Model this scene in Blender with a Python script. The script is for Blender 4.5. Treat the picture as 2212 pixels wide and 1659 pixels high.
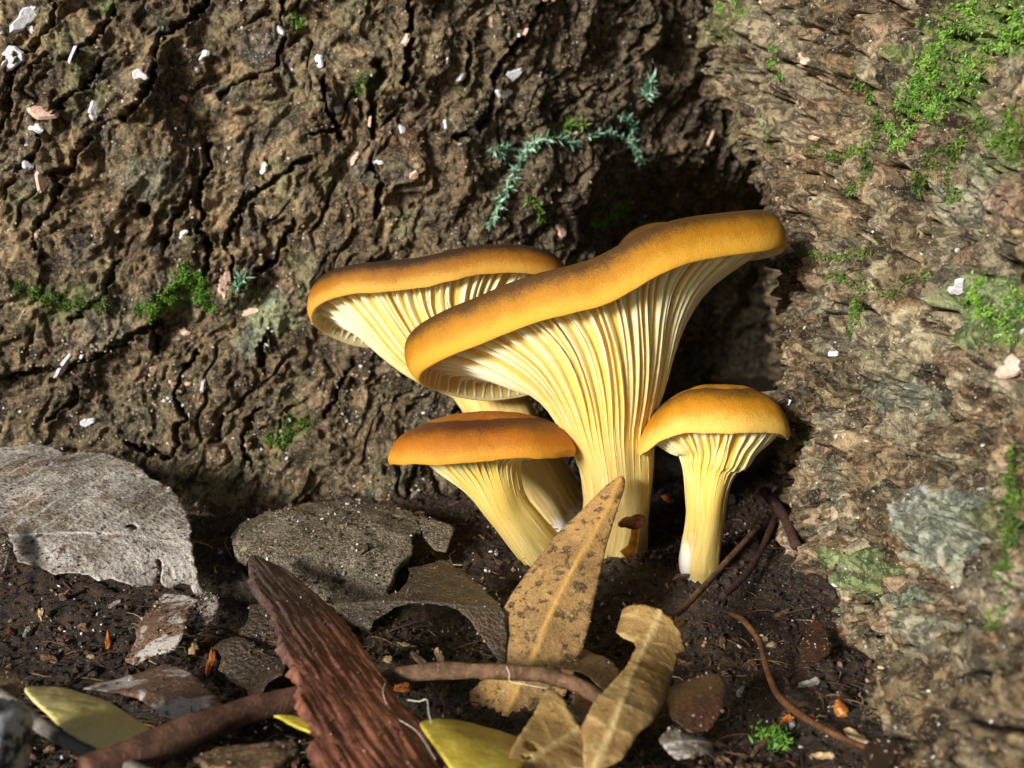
import bpy, math, random
import numpy as np
from mathutils import Vector, geometry
for o in list(bpy.data.objects): bpy.data.objects.remove(o)
SC = bpy.context.scene
COL = SC.collection
rnd = random.Random(7)
rng = np.random.default_rng(11)
CM = 0.01                                   # the code measures in centimetres

# ------------------------------------------------------------------ camera
CAM_H, PITCH, F = 8.9, math.radians(10.0), 2372.0      # F and pixels refer to a 2212 x 1659 copy of the photograph
CX, CY = 1106.0, 829.5
cam = bpy.data.cameras.new('camera'); camo = bpy.data.objects.new('camera', cam); COL.objects.link(camo)
camo.location = (0, 0, CAM_H*CM); camo.rotation_euler = (math.pi/2-PITCH, 0, 0)
cam.sensor_width = 36; cam.lens = 36*F/2212
cam.clip_start = 0.005; cam.clip_end = 100
cam.dof.use_dof = True; cam.dof.focus_distance = 0.242; cam.dof.aperture_fstop = 22
SC.camera = camo
# ------------------------------------------------------------------ light
SUN_TO = Vector((-0.56, -0.76, 0.29)).normalized()
el = math.asin(SUN_TO.z); az = math.atan2(SUN_TO.x, SUN_TO.y)
W = bpy.data.worlds.new('World'); SC.world = W; W.use_nodes = True
sky = W.node_tree.nodes.new('ShaderNodeTexSky'); sky.sky_type = 'NISHITA'; sky.sun_disc = False
sky.sun_elevation = el; sky.sun_rotation = az
bg = W.node_tree.nodes['Background']; bg.inputs[1].default_value = 0.05
W.node_tree.links.new(sky.outputs[0], bg.inputs[0])
sl = bpy.data.lights.new('sun', 'SUN'); sl.energy = 4.6; sl.angle = math.radians(11); sl.color = (1, .98, .94)
so = bpy.data.objects.new('sun', sl); COL.objects.link(so)
so.rotation_euler = (-SUN_TO).to_track_quat('-Z', 'Y').to_euler()
SC.view_settings.view_transform = 'Standard'; SC.view_settings.look = 'None'
SC.view_settings.exposure = 0.42; SC.view_settings.gamma = 1.0; SC.view_settings.use_curve_mapping = False

# ------------------------------------------------------------------ photo geometry
FW = np.array([0, math.cos(PITCH), -math.sin(PITCH)]); UP = np.array([0, math.sin(PITCH), math.cos(PITCH)]); RT = np.array([1., 0, 0])
EYE = np.array([0, 0, CAM_H])
def ray(px, py):
    return RT*(px-CX) - UP*(py-CY) + FW*F
def P(px, py, Y):                            # the point of a pixel's ray at distance Y along the ground
    d = ray(px, py); return EYE + d*(Y/d[1])
def PZ(px, py, z=0.0):                       # the point of a pixel's ray at height z
    d = ray(px, py); return EYE + d*((z-CAM_H)/d[2])
def PP(px, py, p0, n):
    d = ray(px, py); return EYE + d*(np.dot(p0-EYE, n)/np.dot(d, n))
def proj(v):
    r = v-EYE; w = r@FW
    return CX + F*(r@RT)/w, CY - F*(r@UP)/w, w
def nrm(v): return v/np.linalg.norm(v)

# ------------------------------------------------------------------ noise
_perm = np.random.default_rng(3).permutation(4096)
def _h(i, j, s): return _perm[(_perm[(i + s*131) & 4095] + j) & 4095]
def perlin(x, y, s=0):
    xi = np.floor(x).astype(int); yi = np.floor(y).astype(int); fx = x-xi; fy = y-yi
    u = fx*fx*fx*(fx*(fx*6-15)+10); v = fy*fy*fy*(fy*(fy*6-15)+10)
    def g(a, b):
        t = _h(xi+a, yi+b, s)*(2*math.pi/4096); return np.cos(t)*(fx-a)+np.sin(t)*(fy-b)
    n0 = g(0, 0)*(1-u)+g(1, 0)*u; n1 = g(0, 1)*(1-u)+g(1, 1)*u
    return (n0*(1-v)+n1*v)*1.5
def fbm(x, y, o=4, s=0, gain=.5):
    r = 0; a = 1; t = 0
    for k in range(o):
        r = r + a*perlin(x*2**k, y*2**k, s+k*7); t += a; a *= gain
    return r/t
def worley(x, y, s=0):
    xi = np.floor(x).astype(int); yi = np.floor(y).astype(int)
    f1 = np.full(x.shape, 9.); f2 = np.full(x.shape, 9.); idd = np.zeros(x.shape, int)
    for a in (-1, 0, 1):
        for b in (-1, 0, 1):
            h = _h(xi+a, yi+b, s); h2 = _h(xi+a, yi+b, s+5)
            d = np.hypot(xi+a+h/4096.-x, yi+b+h2/4096.-y)
            n = d < f1
            f2 = np.where(n, f1, np.minimum(f2, d)); idd = np.where(n, h, idd); f1 = np.where(n, d, f1)
    return f1, f2, idd/4096.
def sst(a, b, x):
    t = np.clip((x-a)/(b-a), 0, 1); return t*t*(3-2*t)
def polydist(x, y, pts):
    d = np.full(x.shape, 1e9)
    for (ax, ay), (bx, by) in zip(pts[:-1], pts[1:]):
        vx, vy = bx-ax, by-ay; t = np.clip(((x-ax)*vx+(y-ay)*vy)/(vx*vx+vy*vy+1e-9), 0, 1)
        d = np.minimum(d, np.hypot(x-ax-t*vx, y-ay-t*vy))
    return d
def catmull(pts, n):
    p = np.array(pts, float); p = np.vstack([2*p[0]-p[1], p, 2*p[-1]-p[-2]]); m = len(p)-3
    t = np.linspace(0, m, n); i = np.minimum(t.astype(int), m-1); f = (t-i)[:, None]
    a, b, c, d = p[i], p[i+1], p[i+2], p[i+3]
    return .5*((2*b)+(c-a)*f+(2*a-5*b+4*c-d)*f*f+(3*b-a-3*c+d)*f**3)

# ------------------------------------------------------------------ mesh helpers
def tag(o, label=None, cat=None, group=None, kind=None):
    if label: o['label'] = label
    if cat: o['category'] = cat
    if group: o['group'] = group
    if kind: o['kind'] = kind
    return o
def empty(name, loc):
    o = bpy.data.objects.new(name, None); COL.objects.link(o); o.location = tuple(np.array(loc)*CM); o.empty_display_size = .005
    o['_o'] = list(map(float, loc)); return o
def mesh(name, verts, faces, mat, parent=None, attrs=None, smooth=True, loc=None):
    """faces: (n,3) or (n,4) int array, or a list of such arrays. verts in cm, world."""
    v = np.asarray(verts, float)
    if parent is not None: off = np.array(parent['_o'])
    else:
        off = np.array(loc) if loc is not None else np.array([v[:, 0].mean(), v[:, 1].mean(), v[:, 2].min()])
    v = (v-off)*CM
    fl = faces if isinstance(faces, list) else [faces]
    fl = [np.asarray(f, np.int32) for f in fl if len(f)]
    me = bpy.data.meshes.new(name)
    me.vertices.add(len(v)); me.vertices.foreach_set('co', v.astype(np.float32).ravel())
    lv = np.concatenate([f.ravel() for f in fl]); cnt = np.concatenate([np.full(len(f), f.shape[1], np.int32) for f in fl])
    me.loops.add(len(lv)); me.loops.foreach_set('vertex_index', lv.astype(np.int32))
    me.polygons.add(len(cnt)); st = np.concatenate([[0], np.cumsum(cnt)[:-1]]).astype(np.int32)
    me.polygons.foreach_set('loop_start', st)
    me.update(calc_edges=True)
    me.polygons.foreach_set('use_smooth', np.full(len(cnt), smooth))
    for k, a in (attrs or {}).items():
        a = np.asarray(a, np.float32)
        if a.ndim == 1: me.attributes.new(k, 'FLOAT', 'POINT').data.foreach_set('value', a)
        else:
            if a.shape[1] == 3: a = np.hstack([a, np.ones((len(a), 1), np.float32)])
            me.attributes.new(k, 'FLOAT_COLOR', 'POINT').data.foreach_set('color', a.ravel())
    me.materials.append(mat); me.update()
    o = bpy.data.objects.new(name, me); COL.objects.link(o)
    if parent is not None: o.parent = parent
    else: o.location = tuple(off*CM); 
    o['_o'] = [float(q) for q in off]
    return o
def gridfaces(nu, nv, wrap_u=False):
    i = np.arange(nu if wrap_u else nu-1)[:, None]; j = np.arange(nv-1)[None, :]; i2 = (i+1) % nu
    a = i*nv+j; b = i2*nv+j; c = i2*nv+j+1; d = i*nv+j+1
    return np.stack([a, b, c, d], -1).reshape(-1, 4)

# ------------------------------------------------------------------ materials
def lin(h):
    h = h.lstrip('#'); c = [int(h[i:i+2], 16)/255 for i in (0, 2, 4)]
    return np.array([x/12.92 if x <= .04045 else ((x+.055)/1.055)**2.4 for x in c])
def rgba(c):
    c = lin(c) if isinstance(c, str) else c
    return (float(c[0]), float(c[1]), float(c[2]), 1)
class M:
    def __init__(s, name, rough=.7, spec=.5):
        s.m = bpy.data.materials.new(name); s.m.use_nodes = True; s.t = s.m.node_tree; s.n = s.t.nodes
        s.b = s.n['Principled BSDF']; s.b.inputs['Roughness'].default_value = rough; s.b.inputs['Specular IOR Level'].default_value = spec
        tc = s.n.new('ShaderNodeTexCoord'); mp = s.n.new('ShaderNodeMapping'); mp.inputs['Scale'].default_value = (100, 100, 100)
        s.l(tc.outputs['Object'], mp.inputs[0]); s.co = mp.outputs[0]
    def l(s, a, b): s.t.links.new(a, b)
    def put(s, inp, v):
        if hasattr(v, 'is_linked'): s.l(v, inp)
        elif isinstance(v, (str, np.ndarray)): inp.default_value = rgba(v)
        else: inp.default_value = v
    def noise(s, scale, detail=4, rough=.6, dist=0, vec=None):
        n = s.n.new('ShaderNodeTexNoise'); s.l(vec or s.co, n.inputs['Vector']); n.inputs['Scale'].default_value = scale
        n.inputs['Detail'].default_value = detail; n.inputs['Roughness'].default_value = rough; n.inputs['Distortion'].default_value = dist
        return n.outputs['Fac']
    def vor(s, scale, feat='F1', vec=None):
        n = s.n.new('ShaderNodeTexVoronoi'); n.feature = feat; s.l(vec or s.co, n.inputs['Vector']); n.inputs['Scale'].default_value = scale
        return n.outputs['Distance']
    def map(s, v, a, b, c=0., d=1.):
        n = s.n.new('ShaderNodeMapRange'); n.interpolation_type = 'SMOOTHSTEP'; s.put(n.inputs[0], v)
        for k, q in enumerate((a, b, c, d)): n.inputs[k+1].default_value = q
        return n.outputs[0]
    def mix(s, f, a, b, mode='MIX'):
        n = s.n.new('ShaderNodeMix'); n.data_type = 'RGBA'; n.blend_type = mode; n.clamp_factor = True
        s.put(n.inputs[0], f); s.put(n.inputs[6], a); s.put(n.inputs[7], b); return n.outputs[2]
    def math(s, op, a, b=0.):
        n = s.n.new('ShaderNodeMath'); n.operation = op; s.put(n.inputs[0], a); s.put(n.inputs[1], b); return n.outputs[0]
    def attr(s, k, col=False):
        n = s.n.new('ShaderNodeAttribute'); n.attribute_name = k; return n.outputs['Color' if col else 'Fac']
    def scaled(s, vec, x, y, z):
        n = s.n.new('ShaderNodeMapping'); n.inputs['Scale'].default_value = (x, y, z); s.l(vec, n.inputs[0]); return n.outputs[0]
    def bump(s, h, dist, strength=1.):
        n = s.n.new('ShaderNodeBump'); n.inputs['Distance'].default_value = dist*CM; n.inputs['Strength'].default_value = strength
        s.put(n.inputs['Height'], h)
        cur = s.b.inputs['Normal']
        if cur.is_linked: s.l(cur.links[0].from_socket, n.inputs['Normal'])
        s.l(n.outputs[0], cur)
    def base(s, c): s.put(s.b.inputs['Base Color'], c)
    def rough(s, c): s.put(s.b.inputs['Roughness'], c)
    def sss(s, w, cm, col=(1, .6, .3)):
        s.b.inputs['Subsurface Weight'].default_value = w; s.b.inputs['Subsurface Radius'].default_value = col; s.b.inputs['Subsurface Scale'].default_value = cm*CM

def mat_bark():
    m = M('bark', .75, .35)
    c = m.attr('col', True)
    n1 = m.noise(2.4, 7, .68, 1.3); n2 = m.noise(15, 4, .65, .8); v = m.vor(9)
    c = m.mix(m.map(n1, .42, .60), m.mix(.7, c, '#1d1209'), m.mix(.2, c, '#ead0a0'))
    c = m.mix(m.map(m.noise(3.1, 5, .75), .57, .62, 0, .4), c, '#8c8460')
    c = m.mix(m.map(n2, .57, .66, 0, .55), c, '#d2bd9a')
    c = m.mix(m.map(n2, .43, .34, 0, .6), c, '#1a110a')
    c = m.mix(m.map(m.noise(10, 3, .6), .66, .70, 0, .85), c, '#dad8d4')
    m.base(c); m.bump(m.noise(5, 8, .72, .8), .2, 1.); m.bump(v, .03, .6)
    m.rough(m.map(m.noise(14, 3), .35, .65, .45, .95)); return m.m
def mat_soil():
    m = M('soil', .7, .5)
    n1 = m.noise(2.2, 5, .7); n2 = m.noise(18, 3, .7)
    c = m.mix(m.map(n1, .35, .7), '#1d140d', '#46331f')
    c = m.mix(m.map(n2, .58, .75, 0, .7), c, '#80664a')
    c = m.mix(m.map(m.noise(30, 1), .70, .74, 0, .8), c, '#b9b2a6')
    m.base(c); m.bump(m.noise(12, 5, .75), .1, 1.); m.rough(m.map(n2, .35, .6, .3, .9)); return m.m
def mat_leaf(name, a, b, spot=None, vein=None, rough=.6, spots=(7, .58, .66), big=.7, spec=.4, bmp=.03, patch=None, grain=.25, thin=.0):
    m = M(name, rough, spec)
    n1 = m.noise(big, 5, .65, .4); c = m.mix(m.map(n1, .36, .64), a, b)
    if patch: c = m.mix(m.map(m.noise(patch[1], 4, .6, .6), patch[2], patch[2]+.05), c, patch[0])
    if spot: c = m.mix(m.map(m.noise(spots[0], 3, .6), spots[1], spots[2], 0, .85), c, spot)
    c = m.mix(m.map(m.noise(26, 2, .6), .42, .68, 0, grain), c, '#d9c39a')
    c = m.mix(m.map(m.noise(17, 3, .7), .5, .32, 0, grain*1.6), c, '#1c130a')
    if vein: c = m.mix(m.attr('vein'), c, vein)
    m.base(c); m.bump(m.noise(10, 5, .7), bmp, .8); m.bump(m.vor(11), bmp*.35 if rough > .5 else bmp*.6, .6)
    if thin: m.b.inputs['Transmission Weight'].default_value = 0; m.sss(thin, .15, (1, .7, .25))
    return m.m
def mat_cap(name, dark, mid, light):
    m = M(name, .62, .3)
    t = m.attr('tone'); n = m.noise(2.2, 4, .6); f = m.noise(30, 2, .6)
    tt = m.math('ADD', t, m.math('MULTIPLY', m.math('SUBTRACT', n, .5), .35))
    tt = m.math('ADD', tt, m.math('MULTIPLY', m.math('SUBTRACT', f, .5), .5))
    c = m.mix(m.map(tt, .0, .5), light, mid); c = m.mix(m.map(tt, .45, 1.), c, dark)
    c = m.mix(m.attr('inner'), c, '#ead9a4')
    m.base(c); m.bump(m.noise(34, 3, .7), .022, .8); m.bump(m.noise(5, 3), .03, .5)
    m.b.inputs['Sheen Weight'].default_value = .04; m.b.inputs['Sheen Tint'].default_value = (1, .7, .3, 1)
    m.sss(.12, .18, (1, .5, .12)); return m.m
def mat_gill():
    m = M('gill_cream', .55, .35); t = m.attr('tone')
    c = m.mix(m.map(t, 0., 1.), '#fdf3c4', '#f6dc7c')
    c = m.mix(m.attr('deep'), c, '#eab64a')
    c = m.mix(m.map(m.noise(3, 3), .4, .7, 0, .3), c, '#fff6d2')
    m.base(c); m.sss(.5, .3, (1, .75, .3)); m.bump(m.noise(18, 3), .012, .5); return m.m
def mat_stem(name, c0, c1, c2):
    m = M(name, .6, .3); t = m.attr('tone'); st = m.attr('streak')
    c = m.mix(m.map(t, 0., .55), c0, c1); c = m.mix(m.map(t, .5, 1.), c, c2)
    c = m.mix(m.map(st, .5, .75, 0, .55), c, '#f4e3a6'); c = m.mix(m.math('MULTIPLY', m.map(st, .5, .25, 0, .5), m.map(t, 0., .3)), c, '#8f6a24')
    c = m.mix(m.map(m.noise(12, 4, .7), .6, .72, 0, .35), c, '#7d6430')
    c = m.mix(m.attr('myc'), c, '#e8e4dc')
    m.base(c); m.sss(.2, .2, (1, .6, .2)); m.bump(st, .02, .5); m.bump(m.noise(22, 4, .7), .02, .6); return m.m
def mat_twig(name, a, b, streak=30):
    m = M(name, .7, .4); n = m.noise(3, 5, .7); c = m.mix(m.map(n, .35, .65), a, b)
    c = m.mix(m.map(m.noise(16, 3), .6, .72, 0, .6), c, '#a58a68'); m.base(c); m.bump(m.noise(14, 5, .7), .05, .9); return m.m
def mat_plain(name, a, b, sc=6, rough=.6, bmp=.02, spec=.4, sss=0):
    m = M(name, rough, spec); m.base(m.mix(m.map(m.noise(sc, 4, .65), .35, .65), a, b)); m.bump(m.noise(sc*2, 4, .7), bmp)
    if sss: m.sss(sss, .1, (.4, 1, .2))
    return m.m
BARK = mat_bark(); SOIL = mat_soil(); GILL = mat_gill()
MOSS_A = mat_plain('moss_bright', '#467522', '#86b042', 3, .5, .01, .4, .15)
MOSS_B = mat_plain('moss_olive', '#38521a', '#6a8430', 3, .55, .01, .4, .1)
MOSS_C = mat_plain('moss_bluegreen', '#4c7d60', '#a4c6a6', 2.5, .5, .01, .4, .1)
LICH_W = mat_plain('lichen_white', '#cfcad0', '#f1eeee', 8, .8, .04)
LICH_P = mat_plain('lichen_pink', '#d9a893', '#f0cdb8', 8, .8, .04)

# ================================================================== THE TREE
def graded(a, b, fine, ext_lo, ext_hi, grow=1.16):
    mid = list(np.arange(a, b+fine*.5, fine)); lo = []; hi = []; x = mid[0]; d = fine
    while x > ext_lo: d *= grow; x -= d; lo.append(x)
    x = mid[-1]; d = fine
    while x < ext_hi: d *= grow; x += d; hi.append(x)
    return np.array(lo[::-1]+mid+hi)
tree = empty('tree', (0, 31, 0)); tag(tree, 'rough brown tree base with cracked bark wall and mossy buttress root', 'tree')
def normals_grid(V, nu, nv):
    G = V.reshape(nu, nv, 3); n = np.cross(np.gradient(G, axis=0), np.gradient(G, axis=1))
    return (n/np.linalg.norm(n, axis=2, keepdims=True)).reshape(-1, 3)
# ---- left wall
CRACKS = [(1, [(137,-20),(130,50),(117,77),(83,110),(50,150),(30,187),(23,253),(7,293),(-30,340)]), (.8, [(117,123),(83,157),(60,200),(80,227)]),
 (1.2, [(460,-20),(430,20),(383,57),(347,77),(340,133),(333,190),(310,227),(273,260)]), (.7, [(233,143),(213,173),(173,207),(133,233),(100,267)]),
 (.8, [(97,297),(97,330),(50,370),(20,430)]), (1, [(200,300),(180,323),(160,367),(133,380),(137,407),(120,460),(87,497),(83,533)]),
 (1.4, [(447,310),(450,360),(430,393),(427,437),(440,460),(430,493),(447,527),(453,553),(440,600)]), (.9, [(410,423),(387,460),(370,500),(353,547)]),
 (.7, [(733,273),(667,297)]), (.9, [(673,340),(600,383),(533,427),(500,480),(490,533)]), (.8, [(613,-10),(613,93),(600,133),(567,160),(500,180),(477,207)]),
 (1.3, [(877,-10),(887,33),(880,100),(877,143),(867,180)]), (2.2, [(817,133),(827,160),(800,187),(804,233),(810,293)]),
 (1.5, [(1184,-10),(1154,43),(1137,80),(1104,113),(1077,140),(1070,213),(1060,253),(1027,287),(984,300)]), (.9, [(1014,87),(1020,127),(1010,180)]),
 (1, [(1404,-10),(1400,40),(1357,133)]), (.8, [(500,560),(507,603)]), (1, [(340,686),(333,713),(340,760)]), (1.5, [(573,733),(563,753),(563,780)]),
 (1.1, [(427,766),(393,806),(377,853),(400,903),(383,926),(383,963),(360,983),(267,953)]), (1, [(167,840),(160,870),(133,886),(107,906)]),
 (.9, [(0,813),(100,800),(150,793),(230,760),(330,700)]), (1.3, [(800,350),(820,400),(815,460)]), (1, [(690,170),(700,230),(740,300)]), (.8, [(250,20),(220,90),(150,140)]),
 (1.0, [(640,470),(600,560),(540,600)]), (.9,[(260,560),(230,640),(160,690)]), (.9,[(760,780),(730,850),(700,900)]), (.8,[(560,880),(520,950),(540,1000)])]
xs = graded(-15.5, 8.5, .034, -34, 13); zs = graded(-.6, 15.0, .034, -2, 24)
X, Z = np.meshgrid(xs, zs, indexing='ij'); X = X.ravel(); Z = Z.ravel(); nu, nv = len(xs), len(zs)
kx = [-40, -22, -15, -8, -2.5, 1, 4, 6.5, 9, 14]; ky = [22, 26.2, 28.6, 29.8, 31.2, 33.0, 35.8, 38.6, 41.0, 45]
Yb = np.interp(X, kx, ky)
sm = np.exp(-.5*(np.arange(-60, 61)/22.)**2); sm /= sm.sum()
xu = np.arange(-40, 14, .05); Yb = np.interp(X, xu, np.convolve(np.pad(np.interp(xu, kx, ky), 60, 'edge'), sm, 'valid'))
Yb = Yb + sst(1.5, 5.5, X)*sst(10.5, 7, Z)*4.5 - sst(3.0, -.6, Z)*1.0 + .05*Z
Vb = np.stack([X, Yb, Z], 1)
PX, PY, _ = proj(Vb)
ga = math.radians(63); q = X*math.sin(ga)-Z*math.cos(ga); p = X*math.cos(ga)+Z*math.sin(ga)
w1 = fbm(X*.5, Z*.5, 3, 1); w2 = fbm(X*.5+9, Z*.5, 3, 2)
qq = q+.7*w1; pp = p+.7*w2
def cracksum(px, py, rows, wid=6.5):
    j = fbm(px/26, py/26, 3, 40); px = px+16*j; py = py+16*fbm(px/26+7, py/26, 3, 41); c = np.zeros(px.shape); lip = np.zeros(px.shape)
    for wgt, pts in rows:
        a = np.array(pts); k = (px > a[:, 0].min()-60) & (px < a[:, 0].max()+60) & (py > a[:, 1].min()-60) & (py < a[:, 1].max()+60)
        d = polydist(px[k], py[k], pts); ww = wid*(.55+.45*wgt)*(1+.7*perlin(py[k]/31, px[k]/31, 42))
        c[k] = np.maximum(c[k], min(1.3, .55+.45*wgt)*(1-sst(.25*ww, ww*1.25, d))); lip[k] = np.maximum(lip[k], np.exp(-(d/(ww*3.2))**2))
    return c, lip
ck, lip = cracksum(PX, PY, CRACKS)
r1 = np.abs(perlin(qq/1.15, pp/3.6, 5)); r2 = np.abs(perlin(qq/.55+3, pp/1.6, 6))
gate = sst(-.05, .35, fbm(X*.33, Z*.33, 2, 9)); auto = (1-sst(.0, .07, r1))*gate*.7; auto2 = (1-sst(.0, .09, r2))*sst(0, .3, fbm(X*.6+4, Z*.6, 2, 12))*.4
lay = fbm(qq/1.3, pp/2.2, 4, 20)*3.2; terr = (np.floor(lay)+sst(.55, 1, lay-np.floor(lay)))/3.2
f1, f2, idw = worley(qq/.42+.3*perlin(qq*2, pp*2, 3), pp/.6, 8)
billow = np.abs(fbm(qq/.5, pp/.7, 4, 31, .6))
fine = fbm(X/.22, Z/.22, 3, 33, .6)
D = .55*fbm(X/5, Z/5, 2, 14)+.60*terr+.30*fbm(qq/1.6, pp/2.4, 3, 25)-.6*ck+.14*lip-.42*auto-.14*auto2+.14*(idw-.5)*sst(.02, .2, f2-f1)+.20*billow+.08*fine
ledge = sst(-14, 14, np.interp(PX, [-200, 0, 150, 240, 330, 420], [815, 813, 793, 760, 700, 640])-PY)*sst(470, 300, PX)
D += .45*ledge
hole = np.hypot((PX-316)/13, (PY-453)/13); D = np.where(hole < 1.25, D-.9*(1-sst(.8, 1.25, hole)), D)
N = normals_grid(Vb, nu, nv); N *= -np.sign(N[:, 1:2])
VL = Vb+N*D[:, None]
# bark colours, with some shade painted in further down: brown, tan scales, grey-green algae, inner red bark on the freshly flaked steps
t1 = fbm(X/2.4, Z/2.4, 4, 50); t2 = fbm(qq/.9, pp/1.4, 4, 51); t3 = fbm(X/1.7+5, Z/1.7, 4, 52)
def lerp(a, b, f): return a*(1-f[:, None])+b*f[:, None]
C = np.tile(lin('#6f5639'), (len(X), 1))
C = lerp(C, lin('#b3976c'), sst(.0, .3, t2)*.9); C = lerp(C, lin('#4a3421'), sst(.0, -.4, t1)*.85)
C = lerp(C, lin('#7a7c54'), sst(.04, .3, t3)*.75); C = lerp(C, lin('#c09a74'), sst(.80, .86, idw)*sst(-.1, .2, t2)*.7); C = lerp(C, lin('#3a281a'), sst(.2, .14, idw)*.6); C = lerp(C, lin('#8f8264'), sst(.62, .66, idw)*sst(.70, .66, idw)*.7)
C = lerp(C, lin('#5a5a54'), sst(.22, .34, fbm(X/1.1+30, Z/1.1, 3, 57))*.7); C = lerp(C, lin('#543222'), np.clip(ck*.8, 0, 1)*.5)
dk = sst(820, 1150, PX+120*fbm(PX/150, PY/150, 3, 58))*1.0+sst(640, 760, PY+80*fbm(PX/120, PY/120, 3, 59))*.6; C = lerp(C, lin('#2c1f16'), np.clip(dk, 0, 1)*.75)  # dark damp bark plus painted-in shade, towards the hollow and down the wall
for (bx, by, br, cc, st_) in [(590,690,70,'#a9bd8c',.8),(545,740,45,'#9fb09a',.7),(330,390,75,'#858a76',.75),(230,700,90,'#77786a',.6),(790,180,45,'#8d9a5c',.8),(400,625,60,'#5f8a2e',.8),(350,660,40,'#5f8a2e',.6),
      (640,45,25,'#6f9a3c',.7),(240,20,30,'#6b9a48',.6),(620,935,40,'#5b7d2a',.7),(150,650,70,'#56702c',.55),(560,100,60,'#5c5f66',.6),(1010,180,50,'#8f8a56',.5),(880,300,60,'#7a4e2c',.7),(690,120,70,'#b0a884',.45),(600,420,70,'#a89a70',.5),(520,640,40,'#7f9a5a',.6)]:
    dd = np.hypot(PX-bx, (PY-by)*1.2)/br+.55*fbm(PX/38, PY/38, 4, 60); C = lerp(C, lin(cc), (1-sst(.55, 1.0, dd))*st_)
C = np.clip(C*(1+.35*fbm(X/.12, Z/.12, 2, 70))[:, None], .01, 1)
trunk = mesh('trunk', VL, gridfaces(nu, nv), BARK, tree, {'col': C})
LX, LY, _ = proj(VL); LN = normals_grid(VL, nu, nv); LN *= -np.sign(LN[:, 1:2])

# ---- right buttress
KN = [(-2, [(12,52),(8,31),(7.3,26.8),(7.4,24.2),(6.9,20.6),(6.2,17),(5.5,11)]), (-.6, [(12,52),(7.9,31),(7.1,26.8),(7.4,24.2),(7.0,20.8),(6.4,17),(5.7,11)]),
 (1.3, [(12,52),(8.3,31),(6.95,26.9),(7.2,24.7),(7.5,21.2),(7.2,17.3),(6.9,11)]), (4, [(12,52),(8.3,31),(6.85,27.0),(7.15,25.0),(8.1,21.6),(8.4,17.5),(8.3,11)]),
 (7.4, [(12,52),(8.3,32),(7.0,28.0),(7.45,25.6),(8.4,22.2),(8.9,18.2),(9,11)]), (9.5, [(12,52),(7.5,33.4),(6.75,29.8),(7.5,26.6),(8.8,22.9),(9.3,18.7),(9.4,11)]),
 (12, [(12,52),(6.3,35),(6.5,31.5),(7.7,27.8),(9.2,23.6),(9.8,19),(10,11)]), (16, [(12,52),(6.2,36),(6.5,32.4),(7.9,28.4),(9.5,24),(10.2,19.2),(10.5,11)]), (26, [(12,52),(6.4,36),(6.8,33),(8.3,29),(10,24.5),(10.8,19.5),(11,11)])]
zs2 = graded(-1.2, 15.2, .034, -2, 24); ss = graded(.0, 1, .0024, -.0, 1.0)
kz = np.array([k for k, _ in KN]); ka = np.array([c for _, c in KN], float)
sw = np.linspace(0, 1, 700)
sw = np.concatenate([np.linspace(0, .35, 90)[:-1], np.linspace(.35, .90, 480), np.linspace(.90, 1, 40)[1:]])
rows = []
for z in zs2:
    k = np.clip(np.searchsorted(kz, z)-1, 0, len(kz)-2); f = (z-kz[k])/(kz[k+1]-kz[k]); f = min(max(f, 0), 1); f = f*f*(3-2*f)*.5+f*.5
    c = catmull(ka[k]*(1-f)+ka[k+1]*f, 241); t = np.linspace(0, 1, 241)
    rows.append(np.stack([np.interp(sw, t, c[:, 0]), np.interp(sw, t, c[:, 1]), np.full(len(sw), z)], 1))
G = np.stack(rows, 1); nu2, nv2 = len(sw), len(zs2); Vb2 = G.reshape(-1, 3)
arc = np.concatenate([[0], np.cumsum(np.linalg.norm(np.diff(G[:, nv2//3], axis=0), axis=1))])
A = np.repeat(arc, nv2); Z2 = Vb2[:, 2]
QX, QY, _ = proj(Vb2)
N2 = normals_grid(Vb2, nu2, nv2); N2 *= -np.sign(N2[:, 0:1]+1e-6)
wa = fbm(A*.6, Z2*.6, 3, 80); wb = fbm(A*.6+5, Z2*.6, 3, 81); a_ = A+.8*wa+.25*Z2; z_ = Z2+.8*wb
CR2 = [(1.3, [(1850,540),(1840,640),(1780,720)]), (1.6, [(2010,720),(1990,790),(2060,830)]), (1.8, [(1890,980),(1870,1030),(1840,1080)]), (1.4, [(1720,1130),(1760,1060),(1840,1000)]), (1.5, [(2085,1000),(2090,1100),(2150,1180)]),
 (1.2, [(1700,470),(1730,520),(1760,600)]), (1.6, [(1900,1220),(1980,1270),(1995,1330)]), (1.2, [(1880,320),(1930,360),(2010,370)]), (1.3,[(1640,100),(1700,140),(1740,240)]), (1.2,[(2100,330),(2180,400),(2200,520)]), (1.1,[(1950,860),(1900,900),(1880,960)])]
c2, l2 = cracksum(QX, QY, CR2, 7)
f1, f2, id2 = worley(a_/.75, z_/.95, 84); g1, g2, id3 = worley(a_/.33+4, z_/.42, 86)
h1, h2, id4 = worley(a_/1.5+.5*perlin(a_*1.3, z_*1.3, 97)+7, z_/2.0+.5*perlin(a_*1.3+5, z_*1.3, 98), 99)
bil = np.abs(fbm(a_/.6, z_/.8, 4, 88, .62)); lay = fbm(a_/1.2, z_/1.8, 4, 89)*3.5; ter2 = (np.floor(lay)+sst(.6, 1, lay-np.floor(lay)))/3.5
rr = np.abs(perlin(a_/.8, z_/2.2, 90)); au = (1-sst(0, .09, rr))*sst(-.1, .3, fbm(A*.4, Z2*.4, 2, 91))
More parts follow.
